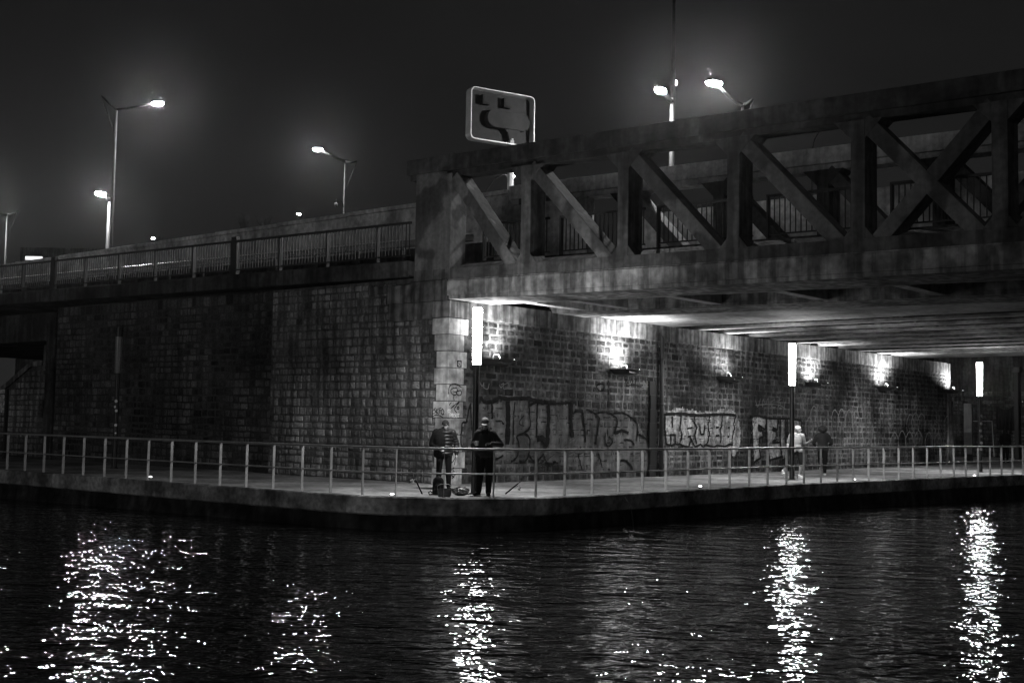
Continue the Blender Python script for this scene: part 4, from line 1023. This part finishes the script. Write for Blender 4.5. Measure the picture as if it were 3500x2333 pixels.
# ------------------------------------------------------------------ fishing gear
def rod(pts, label, reel_t, dark=True):
    t = thing('fishing_rod', label, 'fishing rod', pts[0], group='fishing rods leaning on the railing')
    a, b_ = V(pts[0]), V(pts[1]); d = (b_ - a)
    MB().tube([a, a + d * .18], [.017, .015], 8).build('grip', BLACK, t); MB().tube([a + d * .18, a + d * .5, b_], [.010, .007, .003], 8).build('blank', DSTEEL, t)
    q = a + d * reel_t; sd = d.normalized().cross(V((0, 0, 1))).normalized(); dn_ = sd.cross(d.normalized()).normalized()
    if dn_.z > 0: dn_ = -dn_
    rl = MB().tube([q, q + dn_ * .07], .012, 6).build('reel', STEEL, t)
    c = q + dn_ * .1; ax = d.normalized()
    MB().tube([c - ax * .045, c - ax * .04, c, c + ax * .04, c + ax * .045], [.035, .045, .03, .042, .03], 12).build('spool', STEEL, rl)
    MB().tube([c - ax * .02, c - ax * .02 + sd * .08, c - ax * .02 + sd * .08 + dn_ * .05], .008, 6).build('handle', BLACK, rl)
    gd = MB()
    for k in (.35, .5, .65, .8, .92):
        p = a + d * k; gd.tube([p, p + dn_ * .03], .004, 5)
    gd.build('line_guides', STEEL, t)
rb0 = gnd(1443, 1687); rt0 = V(rb0) + (at_depth(1322, 1430, (V(rb0) - CAM).dot(c_fwd) - .5) - V(rb0)); rod((rb0, rt0), 'fishing rod leaning left on the railing beside the backpack', .2)
rb1 = gnd(1727, 1687); rt1 = at_depth(1968, 1492, (V(rb1) - CAM).dot(c_fwd) + .2); rod((rb1, rt1), 'fishing rod leaning right on the railing beside the person in cap', .16)
bp_ = gnd(1497, 1691)
Mb = Matrix.Translation(bp_) @ Matrix.Rotation(TH, 4, 'Z')
bk = thing('backpack', 'dark backpack standing on the quay behind the basket', 'backpack', bp_)
def loc(mb, M): mb.v = [M @ q for q in mb.v]; return mb
m_ = MB().box(-.125, .125, -.07, .07, .01, .3); m_.ell((0, 0, .3), (.125, .08, .12)); m_.ell((0, -.03, .15), (.13, .1, .14)); o = finish(loc(m_, Matrix.Rotation(TH, 4, 'Z')), 'bag', DGREY, bk, .01, 4)
loc(MB().tube([(-.1, -.08, .3), (-.07, -.1, .38), (0, -.105, .415), (.07, -.1, .38), (.1, -.08, .3)], .012, 6), Mb).build('zip_trim', MAST, bk, smooth=True)
loc(MB().tube([(-.12, 0, .02), (-.19, -.03, .01), (-.21, -.05, .06), (-.17, -.05, .09), (-.13, -.03, .05)], .012, 6), Mb).build('strap', BLACK, bk, smooth=True)
kb = gnd(1519, 1699); Mk = Matrix.Translation(kb) @ Matrix.Rotation(TH, 4, 'Z')
bs_ = thing('basket', 'grey tackle basket with raised handle at the quay edge', 'basket', kb)
w0_ = rrect(-.13, .13, -.1, .1, .04, 3); w1_ = rrect(-.16, .16, -.12, .12, .05, 3); w2_ = rrect(-.148, .148, -.108, .108, .045, 3); n_ = len(w0_)
mb = MB(); mb.v = [Mk @ V((a, b_, z)) for ring, z in ((w0_, .0), (w1_, .185), (w1_, .19), (w2_, .19), (w0_, .03)) for a, b_ in ring]
mb.f = [(j * n_ + i, j * n_ + (i + 1) % n_, (j + 1) * n_ + (i + 1) % n_, (j + 1) * n_ + i) for j in range(4) for i in range(n_)] + [tuple(range(n_ - 1, -1, -1)), tuple(range(4 * n_, 5 * n_))]; mb.tone = [.5] * len(mb.f)
mb.build('tub', dirty('grey_tub_plastic', .11, .5, 4, .3, 20, .2), bs_)
loc(MB().tube([(-.16, 0, .17), (-.15, .02, .25), (-.08, .03, .285), (.08, .03, .285), (.15, .02, .25), (.16, 0, .17)], .006, 6), Mk).build('handle', STEEL, bs_, smooth=True)
gb = gnd(1573, 1692)
m_ = MB(); 
m_.ell((0, 0, .09), (.2, .14, .1))
for k in range(34):
    a = R.uniform(0, 6.28); e = R.uniform(0, 1.3); m_.ell((.19 * math.cos(a) * math.cos(e), .13 * math.sin(a) * math.cos(e), .08 + .1 * math.sin(e)), (R.uniform(.02, .06), R.uniform(.015, .04), R.uniform(.008, .03)), Matrix.Rotation(R.uniform(0, 3), 3, 'Z') @ Matrix.Rotation(R.uniform(-1, 1), 3, 'X'))
pg = finish(m_, 'plastic_bag', dirty('crinkled_plastic', .07, .16, 4, .7, 16, .6, 0, 0, .8, 22, .03, 0, .9), None, .007, 1); pg.location = gb; pg.rotation_euler.z = TH
tag(pg, 'crumpled shiny plastic bag lying between basket and lamp post', 'plastic bag')
fl = at_depth(2158, 1705, 30.5)
tag(MB().tube([at_depth(2130, 1690, 30.6), at_depth(2150, 1720, 30.3), at_depth(2162, 1760, 30.1), at_depth(2165, 1805, 30.0)], .004, 5).build('fishing_line', MAST), 'thin pale fishing line curving down to the water', 'fishing line')
